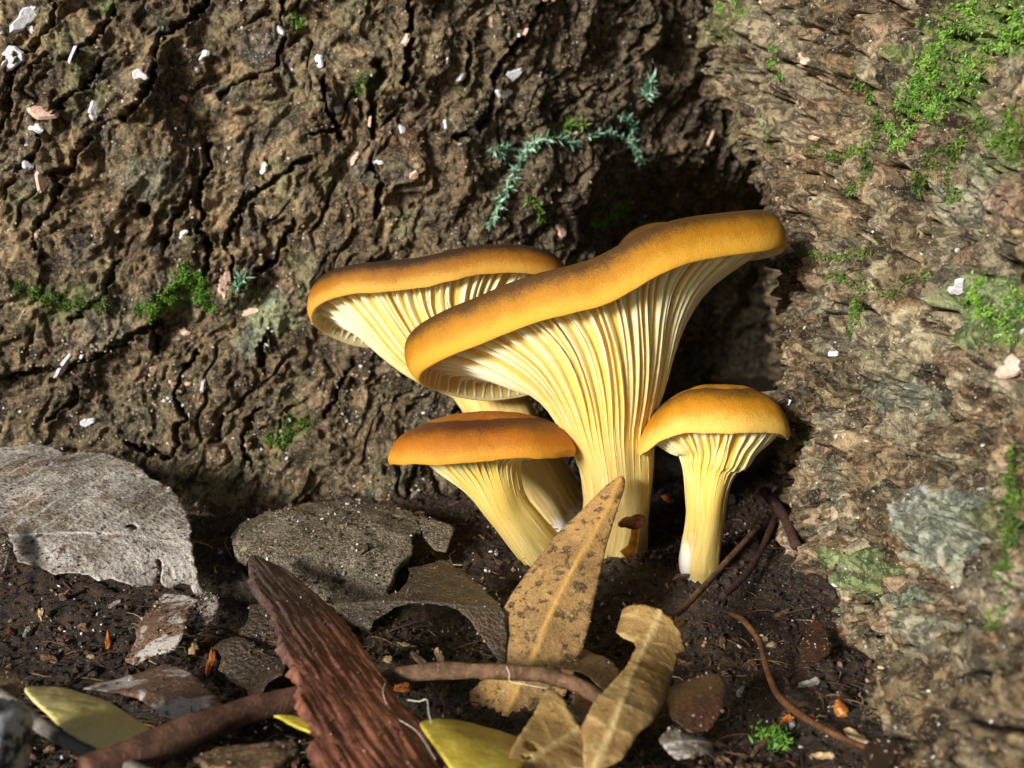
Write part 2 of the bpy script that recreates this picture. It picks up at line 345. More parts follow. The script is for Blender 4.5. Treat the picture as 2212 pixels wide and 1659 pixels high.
D2 = .7*fbm(A/3, Z2/3, 3, 92)+.75*(.6-h1)*sst(-.3, .2, perlin(A/2.5, Z2/2.5, 93))-.55*(1-sst(.02, .16, h2-h1))+.42*(.6-f1)-.22*(1-sst(.02, .16, f2-f1))+.5*ter2-.8*c2+.14*l2-.8*au+.55*bil+.12*(.5-g1)*sst(.1, .5, id3)+.05*fbm(A/.2, Z2/.2, 3, 94, .6)-.25
for (bx, by, br, am) in [(1960,940,70,.35),(1790,930,60,.35),(1728,880,42,1.2),(1730,985,48,.35),(2040,1140,105,.75),(1980,470,80,.4),(2020,370,70,.3),(1900,640,60,.25),(1790,1200,60,.3),(1960,1340,70,.4),(2060,600,60,.2),(2140,1300,90,.45),(1600,300,40,.35),(1770,1215,26,.4)]:
    dd = np.hypot(QX-bx, QY-by)/br; D2 += am*(1-sst(.2, 1.1, dd+.25*fbm(QX/40, QY/40, 3, 95)))
VR = Vb2+N2*D2[:, None]
t1 = fbm(A/2, Z2/2, 4, 100); t2 = fbm(a_/.8, z_/1.1, 4, 101); t3 = fbm(A/1.4+4, Z2/1.4, 4, 102)
C = np.tile(lin('#8a6a40'), (len(A), 1))
C = lerp(C, lin('#c8ad7e'), sst(-.02, .36, t2)*.9); C = lerp(C, lin('#3f2c1a'), sst(.10, -.2, t1+.4*perlin(A/.5, Z2/.5, 103))*.9)
C = lerp(C, lin('#b4a97c'), sst(.1, .35, t3)*.5); C = lerp(C, lin('#d3b28c'), sst(.66, .72, id2+.3*t2)*.75); C = lerp(C, lin('#3d2c1d'), sst(.24, .18, id2)*.8); C = lerp(C, lin('#e3d2ac'), sst(.84, .88, id3)*.7); C = lerp(C, lin('#5b4630'), sst(.22, .16, id3)*.7); C = lerp(C, lin('#a8a184'), sst(.5, .55, id4)*sst(.7, .65, id4)*.6); C = lerp(C, lin('#2f2620'), sst(.28, .36, fbm(A/.7+30, Z2/.7, 3, 107))*.85)
C = lerp(C, lin('#a0673c'), sst(.3, .4, fbm(A/.9+60, Z2/.9, 3, 108))*.5)
for (bx, by, br, cc, st_) in [(2040,1140,120,'#b9c4ae',.95),(1990,1090,60,'#c5ccbe',.9),(1960,1290,50,'#aebf9f',.8),(1860,1210,45,'#7fa05c',.9),(1845,1260,30,'#7fa05c',.9),(2100,400,90,'#b3bd9a',.7),(2060,430,60,'#cfc9b0',.7),(1940,830,80,'#b9b48e',.6),(1990,740,75,'#ead9b0',.85),(2190,1330,60,'#e0cdb4',.8),(1905,445,40,'#d8c69c',.7),(1960,300,36,'#c98f74',.6),(1880,850,50,'#a4ae98',.5),
   (2150,660,100,'#8fb06a',.85),(2040,180,120,'#6d9436',.85),(2050,90,110,'#63892f',.8),(2180,60,90,'#7da548',.8),(2160,330,70,'#8fae5c',.5),(1790,1040,70,'#9a9a7e',.6),(2180,1280,90,'#d8c3a4',.7),(2160,450,60,'#d3a994',.6),(1990,1370,60,'#c5cdb2',.6),(1570,60,60,'#6f8f3c',.5),(1840,215,50,'#c9b48a',.6),(1820,300,60,'#cbab7c',.7),(2180,1120,60,'#5d8430',.6),
   (2010,870,50,'#9aa98f',.6),(1935,845,36,'#c9cfb8',.7)]:
    dd = np.hypot(QX-bx, (QY-by))/br+.6*fbm(QX/36, QY/36, 4, 110); C = lerp(C, lin(cc), (1-sst(.6, .9, dd))*st_)
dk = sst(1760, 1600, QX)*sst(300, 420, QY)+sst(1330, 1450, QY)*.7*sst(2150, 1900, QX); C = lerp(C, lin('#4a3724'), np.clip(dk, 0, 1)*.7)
C = np.clip(C*(1+.35*fbm(A/.11, Z2/.11, 2, 112))[:, None], .01, 1)
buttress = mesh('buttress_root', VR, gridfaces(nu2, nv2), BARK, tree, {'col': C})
RX, RY, _ = proj(VR); RN = normals_grid(VR, nu2, nv2); RN *= -np.sign(RN[:, 0:1]+1e-6)
def on_bark(px, py, right=None):
    """the bark point (and outward normal) that a pixel's ray meets"""
    best = None
    for (a, b, V, NN) in ((LX, LY, VL, LN), (RX, RY, VR, RN)):
        d = (a-px)**2+(b-py)**2; k = np.where(d < 9)[0]
        if len(k) == 0:
            k = np.array([np.argmin(d)])
            if d[k[0]] > 60 and best is not None: continue
        i = k[np.argmin(V[k, 1])]
        if best is not None and best[2] > 60: best = None
        if best is None or V[i, 1] < best[0][1]: best = (V[i], NN[i], d[i])
    return best[0], best[1]

# ================================================================== THE GROUND
gx = graded(-13.5, 11.5, .045, -400, 400, 1.2); gy = graded(13.5, 33, .045, -400, 400, 1.2)
XG, YG = np.meshgrid(gx, gy, indexing='ij'); XG = XG.ravel(); YG = YG.ravel()
def ground_h(x, y, det=True):
    x = np.asarray(x, float); y = np.asarray(y, float)
    near = sst(60, 25, np.hypot(x, y-24))
    h = .35*fbm(x/3.2, y/3.2, 3, 200)+.10*sst(24, 30, y)*(y-24)*.5
    h = h-.75*sst(25.5, 22.5, y)+.35*np.exp(-((x+9)/3.5)**2-((y-23.5)/2.6)**2)+.35*np.exp(-((x+2.4)/1.6)**2-((y-20.6)/1.1)**2)-.45*np.exp(-((x-3.2)/2.2)**2-((y-21)/2.8)**2)+.5*np.exp(-((x-6.6)/1.6)**2-((y-17.5)/4)**2)
    if det: h = h+.22*np.abs(fbm(x/.7, y/.7, 4, 205, .6))+.10*fbm(x/.2, y/.2, 3, 206, .6)-.1
    return h*near
ZG = ground_h(XG, YG)
g = mesh('ground', np.stack([XG, YG, ZG], 1), gridfaces(len(gx), len(gy)), SOIL, None, loc=(0, 0, 0)); tag(g, kind='structure')
g['label'] = 'dark damp soil at the foot of the tree'
def on_ground(px, py):
    z = 0.
    for _ in range(8):
        p = PZ(px, py, z); z = float(ground_h(p[0], p[1]))
    return PZ(px, py, z)

# ================================================================== MUSHROOMS
def mushroom(label, C, Y, a_px, b, roll, tilt, spine, rs, top, under, wave, ngill, mats, flare, gdepth=.3, seed=1, off=(0, 0), tonez=(0, .5), base_white=None, rimwob=.02, asym=0.):
    r_ = np.random.default_rng(seed)
    capm, stemm = mats
    c = P(C[0], C[1], Y); wpx = np.linalg.norm(c-P(C[0]+1, C[1], Y)); a = a_px*wpx
    ro, ti = math.radians(roll), math.radians(tilt)
    u = RT*math.cos(ro)+UP*math.sin(ro); up = -RT*math.sin(ro)+UP*math.cos(ro)
    Nn = nrm(up*math.cos(ti)+FW*math.sin(ti)); w = nrm(np.cross(Nn, u))   # w points away from the camera
    if np.dot(w, FW) < 0: w = -w
    sp = [c, c-Nn*flare*.35]+[P(x, y, yy) for (x, y, yy) in spine]
    SPN = catmull(sp, 200); al = np.concatenate([[0], np.cumsum(np.linalg.norm(np.diff(SPN, axis=0), axis=1))]); L = al[-1]
    T = np.gradient(SPN, axis=0); T /= np.linalg.norm(T, axis=1, keepdims=True)
    rsz, rsr = zip(*rs)
    def rad(d): return np.interp(d/L, rsz, rsr)
    def pt(th, k, z, w1):
        """th angle, k 0 = stem .. 1 = rim, z height above the rim plane (negative runs down the stem)"""
        th, k, z = np.broadcast_arrays(np.asarray(th, float), np.asarray(k, float), np.asarray(z, float))
        d = np.clip(-z, 0, L)
        cen = np.stack([np.interp(d, al, SPN[:, i]) for i in range(3)], -1)+np.maximum(z, 0)[..., None]*Nn
        Tt = np.stack([np.interp(d, al, T[:, i]) for i in range(3)], -1)
        f = sst(.55, .0, k)[..., None]*(d > 0)[..., None]; Tt = Tt*f-Nn*(1-f); Tt /= np.linalg.norm(Tt, axis=-1, keepdims=True)
        uu = u-(Tt@u)[..., None]*Tt; uu /= np.linalg.norm(uu, axis=-1, keepdims=True); ww = np.cross(uu, Tt); sgn = np.sign(ww@w)[..., None]; ww = ww*sgn
        irr = 1+.03*np.sin(2*th+seed)+.02*np.sin(3*th+2*seed)+.012*np.sin(7*th+seed)
        R = 1/np.sqrt((np.cos(th)/a)**2+(np.sin(th)/b)**2)*irr
        # flesh undulation
        r0 = rad(d)*(1+.05*np.sin(3*th+seed)+.03*np.sin(5*th+d*1.3))
        kk_ = np.where((k > 0) & (k < .9) & (z < 0), np.clip(k, 1e-6, 1)**(1+asym*np.maximum(np.cos(th), 0)*(1-sst(.6, .9, k))), k)
        rho = kk_*R+r0*(1-kk_)*w1
        pos = cen+(rho*np.cos(th))[..., None]*uu+(rho*np.sin(th))[..., None]*ww
        kk = np.clip(k, 0, 1)**1.6
        pos = pos+(wave(th)*kk)[..., None]*Nn+(kk*off[0])[..., None]*u+(kk*off[1])[..., None]*w
        return pos
    base = SPN[-1]
    root = empty('mushroom', (base[0], base[1], base[2])); tag(root, label, 'mushroom', None)
    nth = 160; th = np.linspace(0, 2*math.pi, nth, endpoint=False)
    # cap: from the centre of the top over the shoulder to the rolled margin
    pr = catmull(top, 70); K = np.clip(pr[:, 0], 0, 1.02); ZZ = pr[:, 1]
    TH, KK = np.meshgrid(th, K, indexing='ij'); _, Z_ = np.meshgrid(th, ZZ, indexing='ij')
    Z_ = Z_+rimwob*2*fbm(TH*4+seed, TH*0, 3, seed+20)*sst(.9, 1, KK)*(Z_ < .1)+.03*fbm(TH*3+seed, KK*4, 3, seed)
    zeff = Z_
    V = pt(TH, KK, np.maximum(zeff, -.0001)*0, sst(.5, .9, KK))
    V = V+zeff[..., None]*Nn
    iEq = np.argmax(K); iTip = np.argmin(np.where(np.arange(len(K)) > iEq, ZZ, 9)); s_ = np.arange(len(K))/float(iEq)
    tone = np.tile(np.interp(ZZ*np.where(np.arange(len(K)) <= iEq, 1, 1), [tonez[0], tonez[1]], [0, 1])*np.where(np.arange(len(K)) <= iEq, 1, 1), (nth, 1))
    tone = np.where((np.arange(len(K)) < iEq*.35)[None, :], .55, tone)
    cap = mesh('cap', V.reshape(-1, 3), gridfaces(nth, len(K), True), capm, root, {'tone': tone.ravel(), 'inner': np.tile(sst(iTip-1, iTip+2, np.arange(len(K))), (nth, 1)).ravel()})
    # stem and the flesh under the cap
    ku, zu = np.array(under).T
    nz = 60; t = np.linspace(0, 1, nz); pu = catmull(under, nz)
    zst = np.linspace(pu[-1, 1], -L, 45)[1:]
    K2 = np.concatenate([np.clip(pu[:, 0], 0, 1), np.zeros(len(zst))]); Z2_ = np.concatenate([pu[:, 1], zst])
    TH, KK = np.meshgrid(th, K2, indexing='ij'); _, Zs = np.meshgrid(th, Z2_, indexing='ij')
    V = pt(TH, KK, Zs, 1.)
    lowd = sst(-L*.55, -L, Zs)
    streak = .5+.42*fbm(TH*9+seed+.6*fbm(TH*3, Zs*1.2, 2, seed+4), Zs*.55, 4, seed+3)
    V = V+(np.cos(TH)[..., None]*u+np.sin(TH)[..., None]*w)*(.022*(streak-.5)*(KK < .05))[..., None]+(.05*fbm(TH*2, Zs*.9, 3, seed+9)*lowd)[..., None]*u
    tone = np.clip((-Zs-flare*.6)/(L-flare*.6), 0, 1)
    myc = sst(.93, .99, -Zs/L+.06*fbm(TH*2, Zs*2, 3, seed+5))*.9
    if base_white is not None: myc = np.maximum(myc, sst(.62, .80, -Zs/L+.16*fbm(TH*4, Zs*3, 4, seed+6))*.8*sst(base_white[1], base_white[1]*.3, np.abs((TH-base_white[0]+math.pi) % (2*math.pi)-math.pi)))
    mesh('stem', V.reshape(-1, 3), gridfaces(nth, len(K2), True), stemm, root, {'tone': tone.ravel(), 'streak': streak.ravel(), 'myc': np.clip(myc, 0, 1).ravel()})
    # gills, blade by blade
    Lu = pu
    for i in range(ngill):
        t0 = 2*math.pi*(i+.3*r_.uniform(-1, 1))/ngill
        kind = (0, 1, 0, 2)[i % 4]
        s1 = r_.uniform(.70, .99) if kind == 0 else (r_.uniform(.6, .85) if kind == 2 else r_.uniform(.22, .55))
        dep = gdepth*(1 if kind == 0 else .9 if kind == 2 else .7)*r_.uniform(.9, 1.1)
        n = 22 if kind == 0 else 16
        s = np.linspace(0, s1, n); idx = s*(nz-1)
        k = np.interp(idx, np.arange(nz), Lu[:, 0]); z = np.interp(idx, np.arange(nz), Lu[:, 1])
        prof = dep*(.05*sst(0, .05, s)+.95*sst(.10, .32, s))*(1-sst(.5, 1.0, s/s1)*.985)*(1-.8*s)+.006
        thw = t0+(.22*s*np.sin(s*5+i*1.7)+.08*np.sin(s*13+i*2.1))*2*math.pi/ngill
        e = .01; A0 = pt(thw, k, z, 1.); 
        tk = np.gradient(A0, axis=0); tk /= np.linalg.norm(tk, axis=1, keepdims=True)
        tt = pt(thw+e, k, z, 1.)-A0; tt /= np.linalg.norm(tt, axis=1, keepdims=True)
        nn = np.cross(tk, tt); nn /= np.linalg.norm(nn, axis=1, keepdims=True)
        if np.mean(nn@Nn) > 0: nn = -nn
        circ = np.linalg.norm(pt(thw+2*math.pi/ngill, k, z, 1.)-A0, axis=1)
        tb = np.minimum(.045, circ*.30)[:, None]; te = np.minimum(.02, circ*.16)[:, None]
        lean = ((.3*np.sin(i*2.3+s*3)+.25*np.sin(i*.9+s*9))*prof)[:, None]
        ring = [A0-nn*.02-tt*tb, A0+nn*prof[:, None]*.55-tt*(tb*.6+te*.4)+tt*lean*.5, A0+nn*prof[:, None]-tt*te*.8+tt*lean, A0+nn*prof[:, None]+tt*te*.8+tt*lean, A0+nn*prof[:, None]*.55+tt*(tb*.6+te*.4)+tt*lean*.5, A0-nn*.02+tt*tb]
        VV = np.stack(ring, 1); fc = gridfaces(n, 6)
        dp = np.tile(np.array([.9, .35, 0, 0, .35, .9]), (n, 1))*sst(.0, .25, s)[:, None]
        tn = np.repeat(sst(.15, .9, s)[:, None], 6, 1)
        mesh('gill', VV.reshape(-1, 3), fc, GILL, root, {'tone': tn.ravel(), 'deep': dp.ravel()})
    return root

STEM_A = mat_stem('stem_yellow', '#e9c768', '#d2b571', '#a8905a')
STEM_B = mat_stem('stem_gold', '#eac65c', '#cfb266', '#988548')
CAP_A = mat_cap('cap_ochre', '#4a2e08', '#b0750e', '#dfa334')
CAP_B = mat_cap('cap_brown', '#2e1a07', '#98600f', '#d09a3c')
CAP_C = mat_cap('cap_rust', '#472006', '#a8620a', '#d6932c')
CAP_D = mat_cap('cap_gold', '#4f2d05', '#bd7e0c', '#e6ba58')
def gauss(th, c, s): d = (th-c+math.pi) % (2*math.pi)-math.pi; return np.exp(-(d/s)**2)
mushroom('largest ochre mushroom, wavy tilted funnel cap with deep yellow gills, behind the spotted tan leaf', (1293, 668), 25.5, 428, 2.7, 17.5, 11,
    [(1330, 900, 25.3), (1336, 1000, 25.6), (1330, 1090, 26.2), (1318, 1200, 27.0), (1314, 1240, 27.1)], [(0, .8), (.55, .80), (.75, .82), (1, .9)],
    [(0, -.9), (.3, -.75), (.6, -.1), (.78, .38), (.90, .55), (.97, .38), (1.0, .06), (.995, -.22), (.97, -.45), (.945, -.50), (.925, -.36), (.90, -.10)],
    [(.94, -.46), (.915, -.28), (.88, -.10), (.76, -.16), (.6, -.55), (.42, -1.15), (.27, -1.85), (.16, -2.55), (.085, -3.25), (.03, -4.1), (0, -5.2)],
    lambda th: .42*np.cos(th)**2+1.9*gauss(th, .9, .5)-.15*gauss(th, 3.9, .5)-.75*gauss(th, 2.5, .6)+.10*gauss(th, 5.2, .45)+.07*np.sin(5*th), 104, (CAP_A, STEM_A), 3.6, .25, 3, tonez=(-.38, .42), asym=.9)
mushroom('broad brown capped mushroom leaning at the bark wall, behind the largest mushroom', (955, 642), 28.9, 292, 2.35, 5.5, 11,
    [(1040, 800, 28.7), (1075, 870, 28.6), (1140, 985, 28.5), (1232, 1125, 28.3)], [(0, .85), (.5, .82), (1, .75)],
    [(0, .15), (.3, .25), (.6, .42), (.8, .50), (.91, .46), (.97, .28), (1.0, .02), (.995, -.16), (.975, -.30), (.955, -.33), (.935, -.22), (.91, -.02)],
    [(.95, -.30), (.93, -.18), (.89, -.02), (.77, -.08), (.6, -.42), (.42, -.9), (.27, -1.4), (.16, -1.9), (.085, -2.4), (.03, -3.0), (0, -4.0)],
    lambda th: .15*np.cos(th)**2-.55*gauss(th, 2.5, .6)+.06*np.sin(4*th)+.18*gauss(th, 5.6, .5), 92, (CAP_B, STEM_A), 2.5, .22, 5, tonez=(-.25, .36))
mushroom('small mushroom with smooth rust orange dome cap, stem bent behind the spotted tan leaf tip', (1041, 968), 25.1, 196, 1.75, 2.5, 1.5,
    [(1066, 1046, 25.0), (1090, 1090, 25.1), (1128, 1138, 25.35), (1172, 1192, 25.8), (1195, 1230, 26.0)], [(0, .55), (.4, .5), (.7, .56), (1, .62)],
    [(0, .86), (.3, .82), (.55, .70), (.75, .50), (.88, .30), (.96, .12), (1.0, -.06), (1.0, -.14), (.98, -.23), (.955, -.24), (.93, -.12), (.89, .06)],
    [(.95, -.20), (.92, -.08), (.87, .06), (.74, .03), (.58, -.06), (.42, -.20), (.28, -.36), (.17, -.56), (.09, -.82), (.035, -1.2), (0, -1.8)],
    lambda th: -.07*gauss(th, math.pi, .7)+.03*np.sin(4*th), 72, (CAP_C, STEM_B), .8, .18, 8, tonez=(-.2, .60))
mushroom('small golden domed mushroom wedged against the mossy buttress bark, white fuzz on stem foot', (1546, 925), 24.7, 166, 1.55, -1, 3,
    [(1536, 1000, 24.60), (1527, 1060, 24.65), (1524, 1120, 24.85), (1513, 1205, 25.2), (1508, 1262, 25.35)], [(0, .48), (.4, .46), (.66, .45), (.85, .48), (1, .40)],
    [(0, 1.0), (.3, .96), (.55, .84), (.75, .60), (.88, .36), (.96, .14), (1.0, -.08), (1.0, -.16), (.98, -.25), (.955, -.26), (.93, -.14), (.89, .10)],
    [(.95, -.22), (.92, -.08), (.87, .10), (.74, .06), (.6, -.12), (.46, -.32), (.31, -.53), (.19, -.76), (.10, -1.02), (.035, -1.45), (0, -2.1)],
    lambda th: .16-.55*gauss(th, math.pi, .62)-.12*gauss(th, 0, .5)+.02*np.sin(5*th), 72, (CAP_D, STEM_B), 1.55, .24, 12, tonez=(-.2, .85), base_white=(math.pi+.1, 1.0))
def tiny_mushroom():
    base = P(1352, 1192, 24.6); root = empty('mushroom', base); tag(root, 'tiny dark red capped mushroom with orange stem beside the spotted tan leaf', 'mushroom')
    m1 = mat_plain('tiny_cap', '#3a1610', '#6d3020', 8, .45, .02); m2 = mat_plain('tiny_stem', '#c8720f', '#eead34', 6, .5, .02)
    m3 = mat_plain('tiny_fuzz', '#c9b070', '#e8dcb0', 8, .6, .03)
    tubem('stem', [P(1350, 1200, 24.6), P(1366, 1182, 24.6), P(1372, 1150, 24.5), P(1372, 1125, 24.45)], [.15, .12, .10, .11], m2, root)
    c = P(1366, 1128, 24.4); u = nrm(RT*.97+UP*.2); w = FW; n = nrm(np.cross(w, -u)); n = n if n[2] > 0 else -n
    th = np.linspace(0, 2*math.pi, 28, endpoint=False); pr = np.array([(0, .13), (.12, .14), (.22, .10), (.31, .02), (.33, -.05), (.29, -.09), (.2, -.05), (.05, -.02)])
    V = np.stack([[c+r*(1+.08*math.sin(3*t))*(math.cos(t)*u+math.sin(t)*w)+(z+.05*math.sin(2*t+1)*r/.33)*n for r, z in pr] for t in th])
    mesh('cap', V.reshape(-1, 3), gridfaces(28, len(pr), True), m1, root)
    return root

# ================================================================== LITTER HELPERS
def tube_geo(pts, rad, ns=10, rough=.12, seed=0):
    n = max(16, int(len(pts)*9)); C = catmull(pts, n); R = np.interp(np.linspace(0, 1, n), np.linspace(0, 1, len(rad)), rad)
    T = np.gradient(C, axis=0); T /= np.linalg.norm(T, axis=1, keepdims=True); ref = np.array([0.13, .2, 1.]); V = []
    th = np.linspace(0, 2*math.pi, ns, endpoint=False)
    for i in range(n):
        a = nrm(np.cross(T[i], ref)); b = np.cross(T[i], a)
        r = R[i]*(1+rough*perlin(np.cos(th)*1.5+seed, np.sin(th)*1.5+i*.13, 300+seed)+rough*.2*math.sin(i*.23+seed))
        V.append(C[i]+np.outer(r*np.cos(th), a)+np.outer(r*np.sin(th), b))
    V = np.array(V).transpose(1, 0, 2).reshape(-1, 3); f = gridfaces(ns, n, True)
    k = len(V); V = np.vstack([V, C[0], C[-1]]); i = np.arange(ns); j = (i+1) % ns
    caps = np.vstack([np.stack([i*n, np.full(ns, k), j*n], 1), np.stack([j*n+n-1, np.full(ns, k+1), i*n+n-1], 1)])
    return V, [f, caps]
def tubem(name, pts, rad, mat, parent=None, ns=10, rough=.12, seed=0):
    V, f = tube_geo(pts, rad, ns, rough, seed); return mesh(name, V, f, mat, parent)
tiny_mushroom()
def inpoly(x, y, poly):
    r = np.zeros(len(x), bool); n = len(poly)
    for i in range(n):
        x1, y1 = poly[i]; x2, y2 = poly[i-1]
        c = ((y1 > y) != (y2 > y)) & (x < (x2-x1)*(y-y1)/((y2-y1) if y2 != y1 else 1e-9)+x1); r ^= c
    return r
def sheet(name, outline, plane, axis, mat, thick=.035, res=.09, disp=None, rag=.02, seed=0, parent=None, vein=None, holes=(), smooth_out=True):
    """a leaf, slab or flake: the outline's pixels are set on the plane through three (px, py, Y) points, then meshed, bent and thickened.
    axis: two pixels, foot and tip of the midrib; disp(u, v, L) bends it along its normal; vein: (spacing, slope, width, ridge height)"""
    p0, p1, p2 = [P(*q) for q in plane]; n = nrm(np.cross(p1-p0, p2-p0)); n = n if np.dot(n, EYE-p0) > 0 else -n
    A0 = PP(*axis[0], p0, n); A1 = PP(*axis[1], p0, n); L = np.linalg.norm(A1-A0); eu = (A1-A0)/L; ev = np.cross(n, eu)
    O = np.array([PP(x, y, p0, n) for x, y in outline]); uv = np.stack([(O-A0)@eu, (O-A0)@ev], 1)
    cl = np.vstack([uv, uv[:1]]); out = []
    for a, b in zip(cl[:-1], cl[1:]):
        m = max(1, int(np.linalg.norm(b-a)/(res*.8)))
        out += [a+(b-a)*i/m for i in range(m)]
    out = np.array(out)
    if smooth_out:
        for _ in range(2): out = .5*out+.25*(np.roll(out, 1, 0)+np.roll(out, -1, 0))
    out = out+rag*np.stack([fbm(out[:, 0]*4+seed, out[:, 1]*4, 3, 400+seed), fbm(out[:, 0]*4+seed+9, out[:, 1]*4, 3, 401+seed)], 1)
    lo, hi = out.min(0), out.max(0); gu, gv = np.meshgrid(np.arange(lo[0], hi[0], res), np.arange(lo[1], hi[1], res), indexing='ij'); gu = gu.copy(); gu[:, 1::2] += res*.5
    pts = np.stack([gu.ravel(), gv.ravel()], 1)+rng.uniform(-.12, .12, (gu.size, 2))*res
    ok = inpoly(pts[:, 0], pts[:, 1], out)
    d = polydist(pts[:, 0], pts[:, 1], [tuple(q) for q in np.vstack([out, out[:1]])]); ok &= d > res*.45; pts = pts[ok]
    hl = []
    for (hx, hy, hr) in holes:
        c = PP(hx, hy, p0, n); cu, cv = (c-A0)@eu, (c-A0)@ev; t = np.linspace(0, 2*math.pi, 14, endpoint=False); rr_ = hr*(1+.3*np.sin(2*t+hx)+.2*np.sin(3*t+hy)); h = np.stack([cu+rr_*np.cos(t), cv+rr_*np.sin(t)], 1); hl.append(h)
        pts = pts[np.hypot(pts[:, 0]-cu, pts[:, 1]-cv) > hr*1.6]
    allp = [out]+hl; vs = np.vstack(allp+[pts]); edges = []; base = 0
    for a in allp: edges += [(base+i, base+(i+1) % len(a)) for i in range(len(a))]; base += len(a)
    r = geometry.delaunay_2d_cdt([Vector(q) for q in vs], edges, [], 0, 1e-6)
    V2 = np.array([tuple(q) for q in r[0]]); tri = np.array([f for f in r[2] if len(f) == 3]); cen = V2[tri].mean(1); k = inpoly(cen[:, 0], cen[:, 1], out)
    for h in hl: k &= ~inpoly(cen[:, 0], cen[:, 1], h)
    tri = tri[k]; U, Vv = V2[:, 0], V2[:, 1]
    a = V2[tri]; ar = (a[:, 1, 0]-a[:, 0, 0])*(a[:, 2, 1]-a[:, 0, 1])-(a[:, 2, 0]-a[:, 0, 0])*(a[:, 1, 1]-a[:, 0, 1]); tri[ar < 0] = tri[ar < 0][:, ::-1]
    h = np.zeros(len(U)); vn = np.zeros(len(U))
    if vein:
        sp_, sl_, wd, rg = vein; wob = .25*sp_*fbm(U*.8+seed, Vv*.8, 2, 410+seed); ph = (U-np.abs(Vv)*sl_+wob)/sp_; dd = np.abs(ph-np.round(ph))*sp_
        sv = np.exp(-(dd/wd)**2)*sst(.0, .1, np.abs(Vv)); mr = np.exp(-((Vv+.04*np.sin(U*1.5))/(wd*1.6))**2)
        ter_ = np.abs(fbm(U*2.2+seed, Vv*2.2, 2, 412)); sv = np.maximum(sv, .5*(1-sst(0, .06, ter_)))
        vn = np.clip(np.maximum(sv*.6, mr), 0, 1); h += rg*vn
    h += .05*fbm(U*.9+seed, Vv*.9, 3, 420+seed)+.012*fbm(U*5, Vv*5, 3, 421+seed)
    if disp: h = h+disp(U, Vv, L)
    W3 = A0+np.outer(U, eu)+np.outer(Vv, ev)+np.outer(h, n)
    used = np.unique(tri); rm = -np.ones(len(W3), int); rm[used] = np.arange(len(used)); tri = rm[tri]; W3 = W3[used]; vn = vn[used]
    o = mesh(name, W3, tri, mat, parent, {'vein': vn})
    md = o.modifiers.new('thickness', 'SOLIDIFY'); md.thickness = thick*CM; md.offset = -1
    return o

# ================================================================== LITTER
L_GREY = mat_leaf('leaf_grey', '#54483e', '#c2bab4', '#2a2018', '#e6dfd2', .4, (8, .57, .62), .42, .5, .05, patch=('#7d6554', 1.4, .58), grain=.35)
L_GREYP = mat_leaf('leaf_patched', '#5b3d30', '#6f4b3b', '#2e221c', None, .6, (6, .62, .68), .8, .4, .04, patch=('#b3aca4', .9, .50))
L_LEATH = mat_leaf('leaf_leathery', '#2b2118', '#4a3522', None, '#5d564a', .24, big=.8, spec=.7, bmp=.12, grain=.12)
L_TAN = mat_leaf('leaf_tan_spotted', '#85643a', '#a8824e', '#33220f', '#c79a52', .55, (4.5, .53, .62), .6, .35, .03, grain=.2)
L_CURL = mat_leaf('leaf_curled', '#8c6a38', '#b08c52', '#432c14', '#d8bb80', .62, (8, .64, .7), .5, .3, .03, grain=.15)
L_YEL = mat_leaf('leaf_yellow', '#b9a22c', '#d8c84e', '#6b5414', None, .42, (8, .66, .74), .9, .5, .012, grain=.12, thin=.15)
L_OLIV = mat_leaf('leaf_olive_yellow', '#c8b968', '#dccf8c', '#4c4018', None, .45, (9, .68, .74), .8, .45, .012, grain=.1, thin=.12)
L_DARK = mat_leaf('leaf_dark_red', '#2e1610', '#4b241a', '#1a0d0a', None, .4, (6, .6, .7), .8, .5, .03, grain=.1)
L_MUD = mat_leaf('leaf_muddy', '#40382f', '#6f665a', '#241b14', None, .55, (3.5, .52, .64), .7, .4, .16, patch=('#a59a88', 2.2, .62), grain=.45)
L_BR = mat_leaf('leaf_brown', '#5d4630', '#8a6c4b', '#2c1f14', '#8f7350', .6, (6, .58, .66), .7, .35, .04)
def mat_strip():
    m = M('wood_strip', .6, .35); t = m.attr('ridge'); al = m.attr('along')
    c = m.mix(m.map(m.noise(1.1, 5, .7), .38, .64), '#633a2c', '#935a42'); c = m.mix(m.map(al, .15, .55), '#55443c', c)
    c = m.mix(m.map(t, .55, .1, 0, .6), c, '#35190f'); c = m.mix(m.map(m.noise(7, 4, .7), .58, .68, 0, .6), c, '#b0714c'); c = m.mix(m.map(m.noise(20, 3, .7), .6, .72, 0, .5), c, '#c09a80')
    m.base(c); m.bump(t, .08, .7); m.bump(m.noise(12, 5, .7), .05, .8); return m.m
STRIP = mat_strip()

